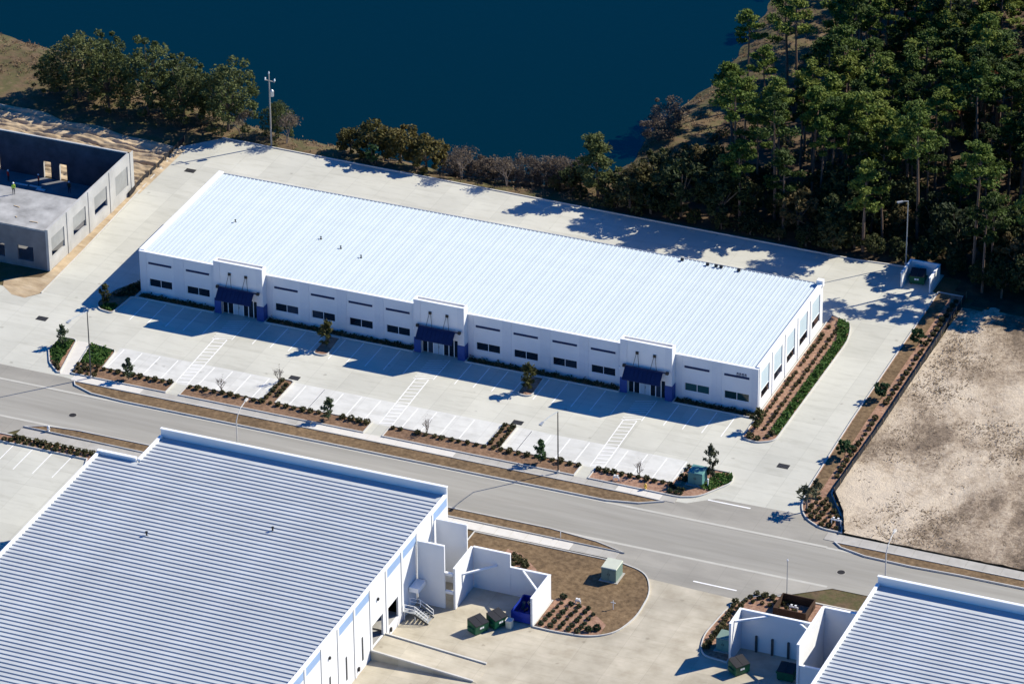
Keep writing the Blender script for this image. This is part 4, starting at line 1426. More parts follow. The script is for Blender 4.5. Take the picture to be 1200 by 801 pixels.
row(4.9, -20.95, 14.6, -20.95, 1.05, 'small dark shrub in the short roadside bed beside the green corner', 'shrubs in the short roadside bed', SH, 0.9)
row(1.6, -22.8, 4.4, -22.9, 0.9, 'small dark shrub below the green patch by the slanting path', 'shrubs by the slanting path', SH, 0.8)
row(1.5, -21.8, 4.2, -21.7, 0.9, 'small dark shrub below the green patch by the slanting path', 'shrubs by the slanting path', SH, 0.8)
row(1.2, -20.8, 3.9, -20.6, 0.9, 'small dark shrub below the green patch by the slanting path', 'shrubs by the slanting path', SH, 0.8)
row(-1.6, -21.9, -0.7, -22.8, 0.8, 'small dark shrub at the pointed foot of the green kerbed corner', 'shrubs at the green corner', SH, 0.8)
for i, (a, b, isl) in enumerate(((17.4, 42.6, 28.4), (46.1, 71.6, 59.8))):
    wh = ('bed in front of the first canopy', 'bed in front of the middle canopy')[i]
    row(a, -20.95, b, -20.95, 1.15, 'small dark shrub in the roadside ' + wh, 'shrubs in the roadside ' + wh, SH, 0.95)
    for dx in (-0.6, 0.55):
        row(isl + dx, -19.8, isl + dx, -15.0, 0.92, 'small dark shrub in the strip jutting from the ' + wh, 'shrubs in the jutting strip of the ' + wh, SH, 0.85)
row(74.3, -20.95, 84.0, -20.95, 1.05, 'small dark shrub in the roadside bed near the last canopy', 'shrubs in the corner roadside bed', SH, 0.95)
for y in (-22.6, -21.6, -19.4, -18.3, -17.0, -16.1):
    row(84.6, y, 86.0, y, 0.8, 'small shrub on the left of the teal transformer in the corner bed', 'shrubs beside the teal transformer', SG, 0.8)
for j, x in enumerate((89.0, 90.25)):
    row(x, -3.6, x, 24.5, 1.1, 'small dark shrub in the ' + ('row against the gable wall' if j == 0 else 'row between gable wall shrubs and hedge'), 'gable shrubs ' + ('by the wall' if j == 0 else 'by the hedge'), SH, 0.72)
for (x, y) in ((89.2, -6.2), (90.2, -6.4), (91.2, -5.4), (91.6, -4.4), (88.9, -2.6)):
    shrub(x, y, 'small dark shrub on the rounded end of the gable bed', 'shrubs on the gable bed end')
row(102.4, 37.5, 102.6, -11.5, 1.4, 'small dark shrub in the single row along the silt fence', 'shrubs along the silt fence', SH, 0.85)
for j in range(6):
    for i in range(7):
        x, y = 101.9 + i * 0.95 + j * 0.1, -23.0 + j * 1.15 + i * -0.06
        if inside(x, y, inset(EB, 0.45)[1]) and y < -16.6:
            shrub(x, y, 'small brown-green shrub in the packed rows at the drive corner', 'shrubs at the drive corner', SH, 0.85)
for j in range(6):
    for i in range(5):
        x, y = 81.3 + i * 1.15 + j * 0.1, -57.0 + j * 1.05
        if i * 1.15 + abs(j - 2) * 0.9 < 6.4:
            shrub(x, y, 'round green shrub in the block planting beside the white screen wall', 'shrubs beside the screen wall', SG, 0.78)
for (x, y) in ((72.4, -43.6), (73.2, -44.1), (74.0, -44.8), (72.6, -44.6), (73.4, -45.2), (74.6, -45.6), (73.0, -45.9)):
    shrub(x, y, 'small shrub in the pocket of mulch behind the stepped screen wall', 'shrubs behind the screen wall')
shrub(81.6, -50.6, 'dark shrub at the mulch edge beside a white valve cover', None, SG, 1.4)
for (x, y) in ((87.0, -56.2), (87.8, -55.6)):
    shrub(x, y, 'loose yellowish-green grassy clump at the tip of the mulch bed', 'grassy clumps', SG, 1.3)
for k in range(11):
    t_ = k / 10
    x, y = 101.3 + 0.25 * math.sin(t_ * 3) - 0.3 * t_, -54.6 + 10.8 * t_
    shrub(x, y, 'small dark shrub curving along the kerb of the service yard bed', 'shrubs along the service yard kerb')
    if k > 2:
        shrub(x + 0.95, y + 0.3, 'small dark shrub curving along the kerb of the service yard bed', 'shrubs along the service yard kerb')
for j in range(3):
    row(102.0 + j * 0.4, -43.0 + j * 0.85, 108.3 - j * 0.6, -43.0 + j * 0.85, 1.0, 'small dark shrub in the dense clump behind the service yard wall', 'shrubs behind the service yard', SH, 0.95)
row(2.6, -41.0, 13.4, -41.0, 1.0, 'dark shrub in the back row of the bed above the sunny car park', 'back row above the car park', SH, 1.0)
row(-6, -41.8, 12.8, -41.8, 1.05, 'dark shrub in the front row of the bed above the sunny car park', 'front row above the car park', SH, 0.85)


# low green ground cover and the dark hedge under the windows
def cover(pts, z, n, label, h=0.25, mat='cover_leaf', size=0.2):
    xs2 = [p[0] for p in pts]
    ys2 = [p[1] for p in pts]
    c = []
    while len(c) < n:
        x, y = nr.uniform(min(xs2), max(xs2)), nr.uniform(min(ys2), max(ys2))
        if inside(x, y, pts):
            c.append((x, y, z + abs(nr.normal(0.5, 0.25)) * h * (0.7 + 0.5 * math.sin(x * 3.1) * math.sin(y * 2.7))))
    o = link('ground_cover', quads_mesh('ground_cover', leaf_quads(np.array(c), size, 0.6, nr, 1.2), mat))
    tag(o, label, 'ground cover', None, 'stuff')


for (a, b, wh) in ((0.4, 11.2, 'left of the first canopy'), (19.2, 40.3, 'between the first and middle canopies'), (48.1, 69.2, 'between the middle and last canopies'), (77.1, 87.8, 'right of the last canopy')):
    cover([(a, -1.3), (b, -1.3), (b, -0.3), (a, -0.3)], 0.08, int((b - a) * 48), 'dark clipped hedge under the windows ' + wh, 0.5, 'shrub_leaf')
cover([(-4.2, -15.3), (-4.1, -18.6), (-2.5, -21.3), (-1.2, -22.2), (-2.2, -15.3)], 0.08, 1500, 'bright green ground cover on the kerbed corner left of the path', 0.4)
cover([(0.35, -15.3), (3.8, -15.8), (4.2, -20.0), (1.2, -20.2)], 0.08, 1500, 'bright green ground cover right of the slanting path', 0.4)
cover([(91.05, -4.5), (92.3, -4.5), (92.35, 22.3), (91.2, 26.6), (89.4, 27.6), (90.2, 24.5), (91.1, 22)], 0.08, 4200, 'long green hedge strip at the kerb of the gable bed', 0.5)
cover([(87.6, -20.2), (88.4, -16.4), (90.4, -15.7), (90.9, -17.4), (89.0, -20.6)], 0.08, 900, 'green ground cover on the rounded tip of the corner bed', 0.4)
cover([(-3.2, -5.8), (-1.4, -6.3), (-1.2, -4.4), (-3.2, -4.2)], 0.08, 450, 'green ground cover on the rounded island at the warehouse corner', 0.35)
cover([(-3.2, -2.6), (-0.4, -1.4), (-0.3, 2.6), (-1.4, 2.6)], 0.08, 900, 'dark low hedge round the shaded warehouse corner', 0.7, 'shrub_leaf')

# ------------------------------------------------------------------ young trees
YT = {m_: [make_cone(3.2, 0.85, 200 + i + len(m_), m_) for i in range(2)] for m_ in ('young_leaf', 'rust_leaf', 'holly_leaf', 'palm_leaf')}


def young(x, y, h, mat, label, k=0, w=1.0):
    s = h / 3.2
    put('young_tree', label, 'tree', YT[mat][k % 2], (x, y, 0.05), 'young trees in the beds', None, s * w, s)


young(-3.1, -16.9, 3.1, 'young_leaf', 'young grey-green tree on the green kerbed corner left of the path')
young(-2.9, -4.8, 3.3, 'rust_leaf', 'young olive tree on the rounded island at the warehouse corner', 0, 1.0)
young(9.1, -22.0, 3.2, 'young_leaf', 'young tree in the short roadside bed beside the green corner', 1)
young(29.4, -4.5, 4.1, 'rust_leaf', 'young tree on the island between first and middle canopies', 1)
young(37.6, -21.9, 3.4, 'young_leaf', 'young tree in the roadside bed in front of the first canopy', 0)
young(58.4, -5.4, 4.2, 'rust_leaf', 'young tree on the island between middle and last canopies', 0)
young(66.9, -21.9, 3.4, 'holly_leaf', 'young green tree in the roadside bed in front of the middle canopy', 1)
young(88.2, -17.9, 5.4, 'palm_leaf', 'tall slim spiky tree behind the teal transformer', 0, 0.62)
young(89.4, -3.9, 3.2, 'rust_leaf', 'young brownish tree on the gable bed by the front corner', 1, 1.1)
HB = [make_broad(2.6, 1.05, 300 + i, 'holly_leaf', 0.12, 16, 0.2, 60, 'bark_oak', 0.06) for i in range(2)]
for (x, y, lab) in ((101.4, 24.5, 'round dark green young tree in fence bed closest to the wood'), (101.5, 9.2, 'round dark green young tree in fence bed midway along the drive'),
                    (102.0, -6.5, 'round dark green young tree in fence bed across from the gable bed end')):
    put('young_tree', lab, 'tree', HB[int(abs(x * 10)) % 2], (x, y, 0.05), 'round trees along the silt fence')
PALM = MB()
PALM.tube((0, 0, 0), (0.05, 0, 2.9), 0.13, 0.1, 7, False)
pv = []
for k in range(18):
    az = k * 2.4
    L = rng.uniform(1.0, 1.5)
    for j in range(8):
        t_ = (j + 1) / 8
        pv.append((math.cos(az) * L * t_, math.sin(az) * L * t_, 2.95 + (0.9 if k % 2 else 0.4) * t_ - 1.0 * t_ * t_))
put('palm_tree', 'small pale palm at the drive corner beside the packed shrub rows', 'tree',
    (PALM.mesh('trunk', 'bark_bare'), quads_mesh('crown', leaf_quads(np.array(pv), 0.26, 0.2, nr, 2.4), 'palm_leaf')), (101.9, -20.6, 0.05))
put('palm_tree', 'small pale grassy tree at the foot of the fence bed verge', 'tree', YT['palm_leaf'][1], (102.0, -17.3, 0.05), None, None, 0.9)
SAP = make_bare(2.6, 71)
SAP = (SAP[0], quads_mesh('twigs', leaf_quads(nr.normal(0, 1, (40, 3)) * [0.3, 0.3, 0.35] + [0, 0, 1.8], 0.05, 0.2, nr, 3.0), 'twig_leaf'))
for (x, y, lab) in ((27.6, -15.2, 'bare sapling at the head of the first jutting strip'), (21.8, -20.3, 'bare sapling in the roadside bed left of the first jutting strip'),
                    (50.5, -20.4, 'bare sapling in the roadside bed left of the second jutting strip'), (79.8, -20.6, 'bare sapling in the corner roadside bed')):
    t_ = put('bare_sapling', lab, 'tree', SAP, (x, y, 0.05), 'leafless saplings', None, 0.8, 1.0, ('trunk', 'twigs'))

# ------------------------------------------------------------------ trees by the lake
OK_ = [make_broad(10.4, 3.9, 400 + i, 'oak_leaf', 0.0, 70, 0.26, 80, ragged=0.45) for i in range(4)]
oaks = ((-39.5, 50.2, 0.62, 'low oak at the far end of the lakeside row by the dry field'), (-35.0, 50.2, 1.0, 'big dark oak second along the lakeside row'), (-29.4, 48.8, 0.86, 'dark oak behind the heap of pale sand ridges'),
        (-23.4, 49.4, 1.06, 'biggest dark oak in the middle of the lakeside row'), (-17.2, 48.4, 0.9, 'dark oak behind the sandy corner of the building site'), (-10.2, 48.6, 1.04, 'big brown-green oak closest to the utility pole'),
        (-32.5, 54.5, 0.8, 'oak behind the lakeside row by the water'), (-20.0, 53.0, 0.74, 'oak at the water edge behind the middle of the row'), (-14.0, 51.8, 0.66, 'small oak between the two oaks closest to the utility pole'))
for i, (x, y, s, lab) in enumerate(oaks):
    put('oak_tree', lab, 'tree', OK_[i % 4], (x, y, land_z(x, y)), 'oaks along the lake', None, s)
BU = [make_broad(5.8, 3.1, 440 + i, 'olive_leaf', 0.02, 30, 0.3, 85) for i in range(2)]
put('oak_tree', 'small dark oak behind the leafless tree at the utility pole', 'tree', OK_[1], (-3.2, 50.4, land_z(-3.2, 50.4)), None, None, 0.56)
for i, (x, y, s, lab) in enumerate(((8.6, 49.3, 0.72, 'pinkish olive bush at the left end of the lakeside clump'), (12.2, 49.4, 1.0, 'round olive bush left of the little cone-shaped tree'),
                                    (16.4, 49.2, 1.0, 'round olive bush in the middle of the lakeside clump'), (20.6, 48.9, 0.98, 'round olive bush at the right end of the lakeside clump'))):
    put('lakeside_bush', lab, 'bush', BU[i % 2], (x, y, land_z(x, y)), 'olive bushes at the lake edge', None, s)
put('young_tree', 'little green cone-shaped tree in front of the olive bushes', 'tree', make_cone(3.6, 1.0, 451, 'holly_leaf', 0.2), (13.5, 45.9, -0.05))
BR = [make_bare(5.2, 500 + i) for i in range(3)]
bl = [(-0.6, 48.0, 1.0, 'leafless pinkish tree beside the utility pole'), (-7.4, 47.2, 0.95, 'leafless tree between the utility pole and the big oaks'),
      (26.4, 47.8, 1.05, 'pale leafless tree just right of the olive bushes'), (33.4, 47.4, 0.95, 'leafless tree standing on the green patch of bank'),
      (30.2, 50.0, 0.75, None), (31.8, 50.6, 0.7, None), (34.9, 50.4, 0.95, None), (36.4, 51.0, 0.9, None), (37.9, 51.2, 0.95, None), (39.6, 52.0, 0.9, None), (28.5, 49.6, 0.6, None), (41.0, 50.6, 0.9, None), (42.8, 52.0, 0.9, None)]
for i, (x, y, s, lab) in enumerate(bl):
    put('bare_tree', lab or 'leafless scrubby tree in the thicket at the water edge', 'tree', BR[i % 3], (x, y, land_z(x, y)), 'leafless trees on the bank' if lab else 'leafless thicket', None, s, None, ('trunk', 'twigs'))
TB = [make_broad(2.8, 2.0, 520 + i, 'twig_leaf', 0.0, 22, 0.13, 90, 'bark_bare', 0.05) for i in range(2)]
for i in range(13):
    x = 24.0 + i * 1.55
    y = 50.0 + 0.09 * max(0, x - 30) + rng.uniform(-0.5, 0.5)
    put('brush', 'grey-brown leafless brush along the water between the olive bushes and the wood', 'bush', TB[i % 2], (x, y, land_z(x, y)), 'brush along the water', None, rng.uniform(0.7, 1.25))
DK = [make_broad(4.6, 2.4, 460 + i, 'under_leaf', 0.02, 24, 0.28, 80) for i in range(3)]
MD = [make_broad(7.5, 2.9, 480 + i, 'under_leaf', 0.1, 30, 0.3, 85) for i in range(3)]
low = [(52.5, 49.5, 0.85), (54, 53.5, 0.9), (57, 57.5, 0.8), (60.6, 58, 0.85)]
for k in range(56):
    x = 55.5 + (k % 21) * 3.3 + rng.uniform(-1, 1)
    y = 48.8 + (k // 21) * 3.4 + rng.uniform(-1.6, 1.6)
    if rng.random() < 0.3:
        continue
    if not (42.5 < x - y < 51 and y < 53):
        low.append((x, y, rng.choice((0.5, 0.7, 0.85, 1.0, 1.3))))
for (x, y, s) in ((104.5, 42.5, 0.6), (107.6, 41.2, 0.8), (111, 41.6, 1.0), (114.2, 40.6, 0.7), (117.5, 41.0, 1.1), (121, 41.5, 0.9), (109.4, 44.6, 1.2), (115.8, 44.2, 1.1), (105.6, 46.5, 1.0)):
    low.append((x, y, s))
for i, (x, y, s) in enumerate(low):
    wh, gp = (('in the shaded corner of the wood by the lake', 'lake corner') if x < 64 else ('in the shaded strip of wood behind the rear drive', 'rear drive') if x < 91 else ('in the shaded wood behind the refuse enclosure and field', 'field'))
    put('broadleaf_tree', 'dark low broadleaf tree ' + wh, 'tree', MD[i % 3], (x, y, land_z(x, y)), 'low shaded trees, ' + gp, None, s)
dk = [(40.2, 48.6, 0.9), (42.6, 49.6, 1.0), (44.6, 47.2, 0.9), (49.6, 47.5, 1.1), (52.2, 47.0, 1.15), (50.4, 50.5, 1.1), (55.3, 46.8, 1.1), (58.3, 46.6, 1.2), (62, 46.2, 1.1), (66, 46.0, 1.2), (70.2, 46.0, 1.15), (74.5, 45.8, 1.0), (78.4, 45.6, 1.1), (82.3, 46.0, 1.2), (87.8, 46.6, 1.3), (84.8, 47.5, 1.5),
      (91, 47.6, 1.1), (95.5, 46.2, 1.1), (99.6, 45.6, 1.2), (103, 44.8, 1.1), (106.4, 44.9, 1.2), (110.2, 44.8, 1.2), (114, 45.4, 1.3), (118.5, 46, 1.3)]
for i, (x, y, s) in enumerate(dk):
    s *= rng.uniform(0.4, 1.0)
    put('understory_bush', 'dark leafy bush along the wood edge behind the rear drive', 'bush', DK[i % 3], (x, y, land_z(x, y)), 'bushes along the wood edge', None, s)
WL = make_pine(9.2, 77, 'oak_leaf', 0.12, 2.6, 2.2)
put('willow', 'feathery dark conifer at the lake corner of the wood', 'tree', WL, (46.6, 48.9, land_z(46.6, 48.9)), None)
for (x, y, s, lab) in ((47.6, 73.5, 1.0, 'brown twiggy bush at the water edge, upper of a pair'), (47.8, 69.0, 0.9, 'brown twiggy bush at the water edge, lower of a pair')):
    put('twiggy_bush', lab, 'bush', make_broad(4.6, 3.0, int(y), 'twig_leaf', 0.0, 30, 0.14, 120, 'bark_bare', 0.08), (x, y, land_z(x, y)), 'brown bushes on the far bank', None, s)

# ------------------------------------------------------------------ the pine wood
PN = [make_pine((16.5, 14.0, 17.5, 15.5, 12.5, 18.0)[i % 6], 600 + i, 'pine_leaf', (0.55, 0.6, 0.66, 0.5, 0.45, 0.7)[i % 6], (3.0, 2.3, 2.6, 3.3, 2.2, 2.4)[i % 6]) for i in range(12)]
DEAD = make_pine(11, 640, 'dead_leaf', 0.35, 1.5, 0.7)
spots = []
cand = 0
while len(spots) < 235 and cand < 20000:
    cand += 1
    x, y = rng.uniform(47, 128), rng.uniform(41.5, 142)
    if not inside(x, y, FOREST) or x > 90 + (142 - y) * 0.42:
        continue
    if x < 70.2 - (y - 38.5) * 0.371:
        continue
    md = rng.choice((2.2, 3.4, 4.2, 5.5))
    if y > 62 and x < 70 - (y - 62) * 0.1:      # thin growth round the clearing above the bank
        md = 7.0
    if y < 55 and rng.random() < 0.8:
        continue
    if 43 < x - y < 51 and y < 63:               # opening that lets the sun on to the drive end
        continue
    if all((x - a) ** 2 + (y - b) ** 2 > md * md for a, b in spots):
        spots.append((x, y))
for i, (x, y) in enumerate(spots):
    if y < 52 and x < 92:
        lab, gp = 'tall pine in the front row of the wood behind the rear drive', 'front row pines behind the drive'
    elif y < 56 and x < 102:
        lab, gp = 'tall pine standing behind the small refuse enclosure', 'pines behind the refuse enclosure'
    elif y < 60:
        lab, gp = 'tall pine at the edge of the wood above the bare field', 'pines above the bare field'
    elif y > 62 and x < 70 - (y - 62) * 0.1:
        lab, gp = 'tall pine standing apart round the clearing above the lake bank', 'pines round the clearing'
    elif x < 80:
        lab, gp = 'tall pine in the dense wood next to the clearing', 'pines next to the clearing'
    else:
        lab, gp = 'tall pine deep inside the dense dark wood', 'pines deep inside the wood'
    s = rng.uniform(0.75, 1.15)
    if i % 23 == 11 and y > 52:
        put('dead_pine', 'reddish dead pine among the green crowns of the wood', 'tree', DEAD, (x, y, land_z(x, y)), 'dead pines', None, s)
    else:
        put('pine_tree', lab, 'tree', PN[rng.randrange(12)], (x, y, land_z(x, y)), gp, None, s)
# undergrowth mass
uc = []
while len(uc) < 700:
    x, y = rng.uniform(47, 125), rng.uniform(45.5, 120)
    if inside(x, y, FOREST) and not (x < 66 and y > 88):
        r_ = rng.uniform(0.5, 1.5)
        uc.append(blob((x, y, land_z(x, y) + r_ * 0.6), (r_, r_, r_ * 0.9), 60, nr, 0.4))
o = link('undergrowth', quads_mesh('undergrowth', leaf_quads(np.concatenate(uc), 0.26, 0.4, nr, 1.2), 'under_leaf'))
tag(o, 'dark leafy undergrowth covering the floor of the pine wood', 'undergrowth', None, 'stuff')
# dry grass and reeds along the bank
rc = []
while len(rc) < 9000:
    x, y = rng.uniform(-60, 62), rng.uniform(44.5, 128)
    rc.append((x, y))
rc = np.array(rc)
sd = shore_dist(rc[:, 0], rc[:, 1])
ok = (sd > 0.4) & (sd < 13) & ~((rc[:, 0] < -13) & (rc[:, 1] < 45)) & (rc[:, 1] > 46.2)
rc = rc[ok]
zz = terrain_h(rc[:, 0], rc[:, 1])
tuft = np.repeat(np.stack([rc[:, 0], rc[:, 1], zz + 0.1], -1), 8, 0) + nr.normal(0, 1, (len(rc) * 8, 3)) * np.array([0.25, 0.25, 0.12])
o = link('dry_grass', quads_mesh('dry_grass', leaf_quads(tuft, 0.13, -0.2, nr, 2.0), 'reed_leaf'))
tag(o, 'dry tan grass tufts on the lake bank', 'grass', None, 'stuff')

wx, wy = nr.uniform(104.5, 140, 5200), nr.uniform(-23.5, 35, 5200)
wk = (hnoise(wx, wy, 0.22, 41) + 0.5 * hnoise(wx, wy, 0.7, 42) + nr.normal(0, 0.18, 5200)) > 0.16
wx, wy = wx[wk], wy[wk]
wk = wx > 104.2 + np.clip((-15 - wy) * 0.45, 0, 4.2)
wx, wy = wx[wk], wy[wk]
wc = np.repeat(np.stack([wx, wy, np.full(len(wx), 0.19)], -1), 7, 0) + nr.normal(0, 1, (len(wx) * 7, 3)) * np.array([0.42, 0.42, 0.03])
o = link('dry_weeds', quads_mesh('dry_weeds', leaf_quads(wc, 0.12, 2.2, nr, 1.5), 'weed_leaf'))
tag(o, 'low dry brown weeds scattered over the bare sandy field', 'weeds', None, 'stuff')

# ------------------------------------------------------------------ poles and lamps
def lot_lamp(x, y, h, label, mat='black_metal', head=(-1.0, 0.25)):
    t = thing('lamp_post', label, 'lamp post', (x, y, 0), 'lamp posts of the concrete lot')
    MB().lathe((x, y, 0), [(0.2, 0.0), (0.2, 0.35), (0.15, 0.4)], 10).build('base', 'pole_concrete', t)
    MB().tube((x, y, 0.4), (x, y, h), 0.1, 0.065, 8).build('shaft', mat, t)
    hx, hy = head
    L = math.hypot(hx, hy)
    d = Vector((hx / L, hy / L))
    n = Vector((-d.y, d.x))
    rise = 0.16 * L
    am = MB()
    for k in range(4):
        a, b = k / 4, (k + 1) / 4
        am.tube((x + hx * a, y + hy * a, h - 0.05 + rise * math.sin(a * 1.57)), (x + hx * b, y + hy * b, h - 0.05 + rise * math.sin(b * 1.57)), 0.055, 0.05, 6)
    am.build('arm', 'galv_steel', t)
    c = Vector((x + hx, y + hy)) + d * 0.35
    z = h - 0.05 + rise
    pts = [tuple(c + d * a * 0.42 + n * b * 0.2) for a, b in ((-1, -0.6), (1, -1), (1, 1), (-1, 0.6))]
    hd = MB().prism(pts, z - 0.1, z + 0.08, True).build('lamp_head', 'galv_steel', t)
    pts = [tuple(c + d * a * 0.32 + n * b * 0.15) for a, b in ((-1, -0.6), (1, -1), (1, 1), (-1, 0.6))]
    MB().prism(pts, z - 0.13, z - 0.1, True).build('lens', 'frame_white', hd)


lot_lamp(4.3, -23.3, 9.9, 'tall lamp post in the bed beside the green corner and path', 'dark_steel', (-0.4, -3.9))
lot_lamp(69.85, -23.32, 8.9, 'tall dark lamp post at the roadside bed near the last canopy', 'black_metal', (-0.3, -4.2))
lot_lamp(92.9, 45.2, 9.8, 'tall pale lamp post beside the refuse enclosure at the wood', 'galv_steel', (-0.6, -0.6))


def street_lamp(x, y, label):
    t = thing('street_lamp', label, 'street lamp', (x, y, 0), 'street lamps along the road')
    MB().tube((x, y, 0), (x, y, 7.3), 0.12, 0.085, 8).build('shaft', 'pole_concrete', t)
    a = MB()
    pts = [(x, y, 7.3), (x, y + 0.5, 8.0), (x, y + 1.4, 8.5), (x, y + 2.7, 8.75)]
    for p, q in zip(pts[:-1], pts[1:]):
        a.tube(p, q, 0.07, 0.055, 7)
    ao = a.build('arm', 'pole_concrete', t)
    hd = MB()
    hd.add([(x - 0.12, y + 2.6, 8.68), (x + 0.12, y + 2.6, 8.68), (x + 0.2, y + 3.2, 8.72), (x - 0.2, y + 3.2, 8.72), (x - 0.1, y + 2.6, 8.84), (x + 0.1, y + 2.6, 8.84), (x + 0.14, y + 3.3, 8.9), (x - 0.14, y + 3.3, 8.9)],
           [(0, 3, 2, 1), (4, 5, 6, 7), (0, 1, 5, 4), (1, 2, 6, 5), (2, 3, 7, 6), (3, 0, 4, 7)])
    hd.build('lamp_head', 'pole_concrete', t)


street_lamp(32.4, -37.8, 'curved-arm street lamp rising behind the big ribbed roof')
street_lamp(117.8, -37.8, 'curved-arm street lamp rising behind the smaller ribbed roof')

t = thing('utility_pole', 'tall wooden utility pole with white insulators and transformer can', 'utility pole', (-2.4, 46.4, 0))
MB().tube((-2.4, 46.4, -0.1), (-2.4, 46.4, 11.3), 0.14, 0.09, 8).build('pole', 'wood_pole', t)
MB().bar((-3.1, 46.5, 10.2), (-1.5, 46.3, 10.2), 0.1, 0.12).build('crossarm', 'wood_pole', t)
for x in (-3.0, -1.55):
    MB().lathe((x, 46.4, 10.25), [(0.08, 0), (0.14, 0.1), (0.08, 0.2), (0.13, 0.3), (0.05, 0.4)], 8).build('insulator', 'valve_white', t)
MB().lathe((-2.4, 46.4, 11.3), [(0.08, 0), (0.12, 0.1), (0.05, 0.35)], 8).build('insulator', 'valve_white', t)
MB().lathe((-1.95, 46.25, 7.9), [(0.1, 0), (0.27, 0.05), (0.27, 0.85), (0.2, 0.95), (0.05, 1.1)], 10).build('transformer_can', 'galv_steel', t)
t = thing('thin_pole', 'thin grey pole behind the service yard shrubs', 'pole', (106.0, -39.4, 0))
MB().tube((106.0, -39.4, 0), (106.0, -39.4, 4.6), 0.06, 0.045, 6).build('shaft', 'galv_steel', t)
MB().lathe((106.0, -39.4, 4.6), [(0.1, 0), (0.1, 0.1), (0.03, 0.2)], 8).build('cap', 'frame_white', t)


def transformer(x, y, w, d, h, label, body, top):
    t = thing('transformer_box', label, 'transformer', (x, y, 0), 'ground transformers')
    MB().box(x - w / 2 - 0.25, y - d / 2 - 0.25, 0.0, x + w / 2 + 0.25, y + d / 2 + 0.25, 0.16).build('pad', 'slab_old', t)
    MB().box(x - w / 2, y - d / 2, 0.16, x + w / 2, y + d / 2, h - 0.12).build('cabinet', body, t)
    MB().add([(x - w / 2 - 0.06, y - d / 2 - 0.06, h - 0.12), (x + w / 2 + 0.06, y - d / 2 - 0.06, h - 0.12), (x + w / 2 + 0.06, y + d / 2 + 0.06, h - 0.12), (x - w / 2 - 0.06, y + d / 2 + 0.06, h - 0.12),
              (x - w / 2, y - d / 2, h - 0.02), (x + w / 2, y - d / 2, h - 0.02), (x + w / 2, y + d / 2, h + 0.04), (x - w / 2, y + d / 2, h + 0.04)],
             [(0, 3, 2, 1), (4, 5, 6, 7), (0, 1, 5, 4), (1, 2, 6, 5), (2, 3, 7, 6), (3, 0, 4, 7)]).build('lid', top, t)
    for s in (-1, 1):
        dd = MB().box(x + s * w / 4 - w / 4 + 0.03, y - d / 2 - 0.04, 0.3, x + s * w / 4 + w / 4 - 0.03, y - d / 2 - 0.002, h - 0.25).build('door', body, t)
        MB().box(x + s * 0.12 - 0.03, y - d / 2 - 0.08, 1.0, x + s * 0.12 + 0.03, y - d / 2 - 0.042, 1.2).build('handle', 'dark_steel', dd)


transformer(85.2, -43.9, 1.9, 2.2, 2.0, 'big beige-green transformer box alone on the brown grass island', 'transformer_green', 'transformer_beige')
transformer(86.9, -19.0, 1.9, 1.9, 1.9, 'teal transformer box in the corner bed at the drive', 'transformer_teal', 'transformer_teal')
transformer(103.4, -53.6, 1.7, 1.9, 1.9, 'dark teal transformer box against the service yard wall', 'transformer_teal', 'transformer_green')


def hydrant(x, y, label, mat):
    t = thing('fire_hydrant', label, 'hydrant', (x, y, 0.1), 'hydrants')
    MB().lathe((x, y, 0.1), [(0.17, 0), (0.17, 0.06), (0.12, 0.08), (0.12, 0.55), (0.17, 0.58), (0.15, 0.7), (0.05, 0.8)], 10).build('barrel', mat, t)
    MB().tube((x - 0.22, y, 0.52), (x + 0.22, y, 0.52), 0.07).build('outlet', mat, t)
    MB().tube((x, y - 0.22, 0.45), (x, y, 0.45), 0.09).build('outlet', mat, t)


hydrant(81.5, -23.1, 'yellow fire hydrant at the edge of the corner roadside bed', 'hydrant_yellow')
hydrant(5.6, -37.75, 'pale fire hydrant on the dry verge above the sunny car park', 'valve_white')


def backflow(x, y, label, s=1.0):
    t = thing('water_valve', label, 'valve', (x, y, 0.1), 'white water valves')
    MB().tube((x - 0.5 * s, y, 0.1), (x - 0.5 * s, y, 0.75 * s), 0.07).build('riser', 'valve_white', t)
    MB().tube((x + 0.5 * s, y, 0.1), (x + 0.5 * s, y, 0.75 * s), 0.07).build('riser', 'valve_white', t)
    MB().tube((x - 0.55 * s, y, 0.75 * s), (x + 0.55 * s, y, 0.75 * s), 0.1).build('pipe', 'valve_white', t)
    for k in (-0.25, 0.25):
        MB().lathe((x + k * s, y, 0.8 * s), [(0.04, 0), (0.04, 0.2), (0.15, 0.22), (0.15, 0.26)], 8).build('handwheel', 'valve_white', t)


backflow(77.3, -22.4, 'white water valve in the corner roadside bed', 0.7)
backflow(106.4, -22.6, 'white water valve pipe at the end of the packed shrub rows', 1.2)
backflow(83.6, -50.9, 'white valve cover at the top of the block planting', 0.6)
t = thing('marker_post', 'short white marker post beside the teal transformer', 'post', (88.5, -19.6, 0.08))
MB().box(88.44, -19.66, 0.08, 88.56, -19.54, 1.1).build('post', 'frame_white', t)
MB().box(88.41, -19.69, 1.1, 88.59, -19.51, 1.18).build('cap', 'frame_white', t)
t = thing('standpipe', 'small pale sprinkler standpipe on the brown grass island', 'pipe', (88.0, -50.6, 0.1))
MB().tube((88.0, -50.6, 0.1), (88.0, -50.6, 1.3), 0.05).build('pipe', 'valve_white', t)
MB().tube((87.7, -50.6, 1.0), (88.3, -50.6, 1.0), 0.05).build('branch', 'valve_white', t)
for (x, y) in ((76.0, -37.7),):
    MB().tube((x, y, 0.1), (x, y, 0.9), 0.05).solo('marker_stake', 'valve_white', 'thin pale marker stake on the brown verge beside the road', 'stake')

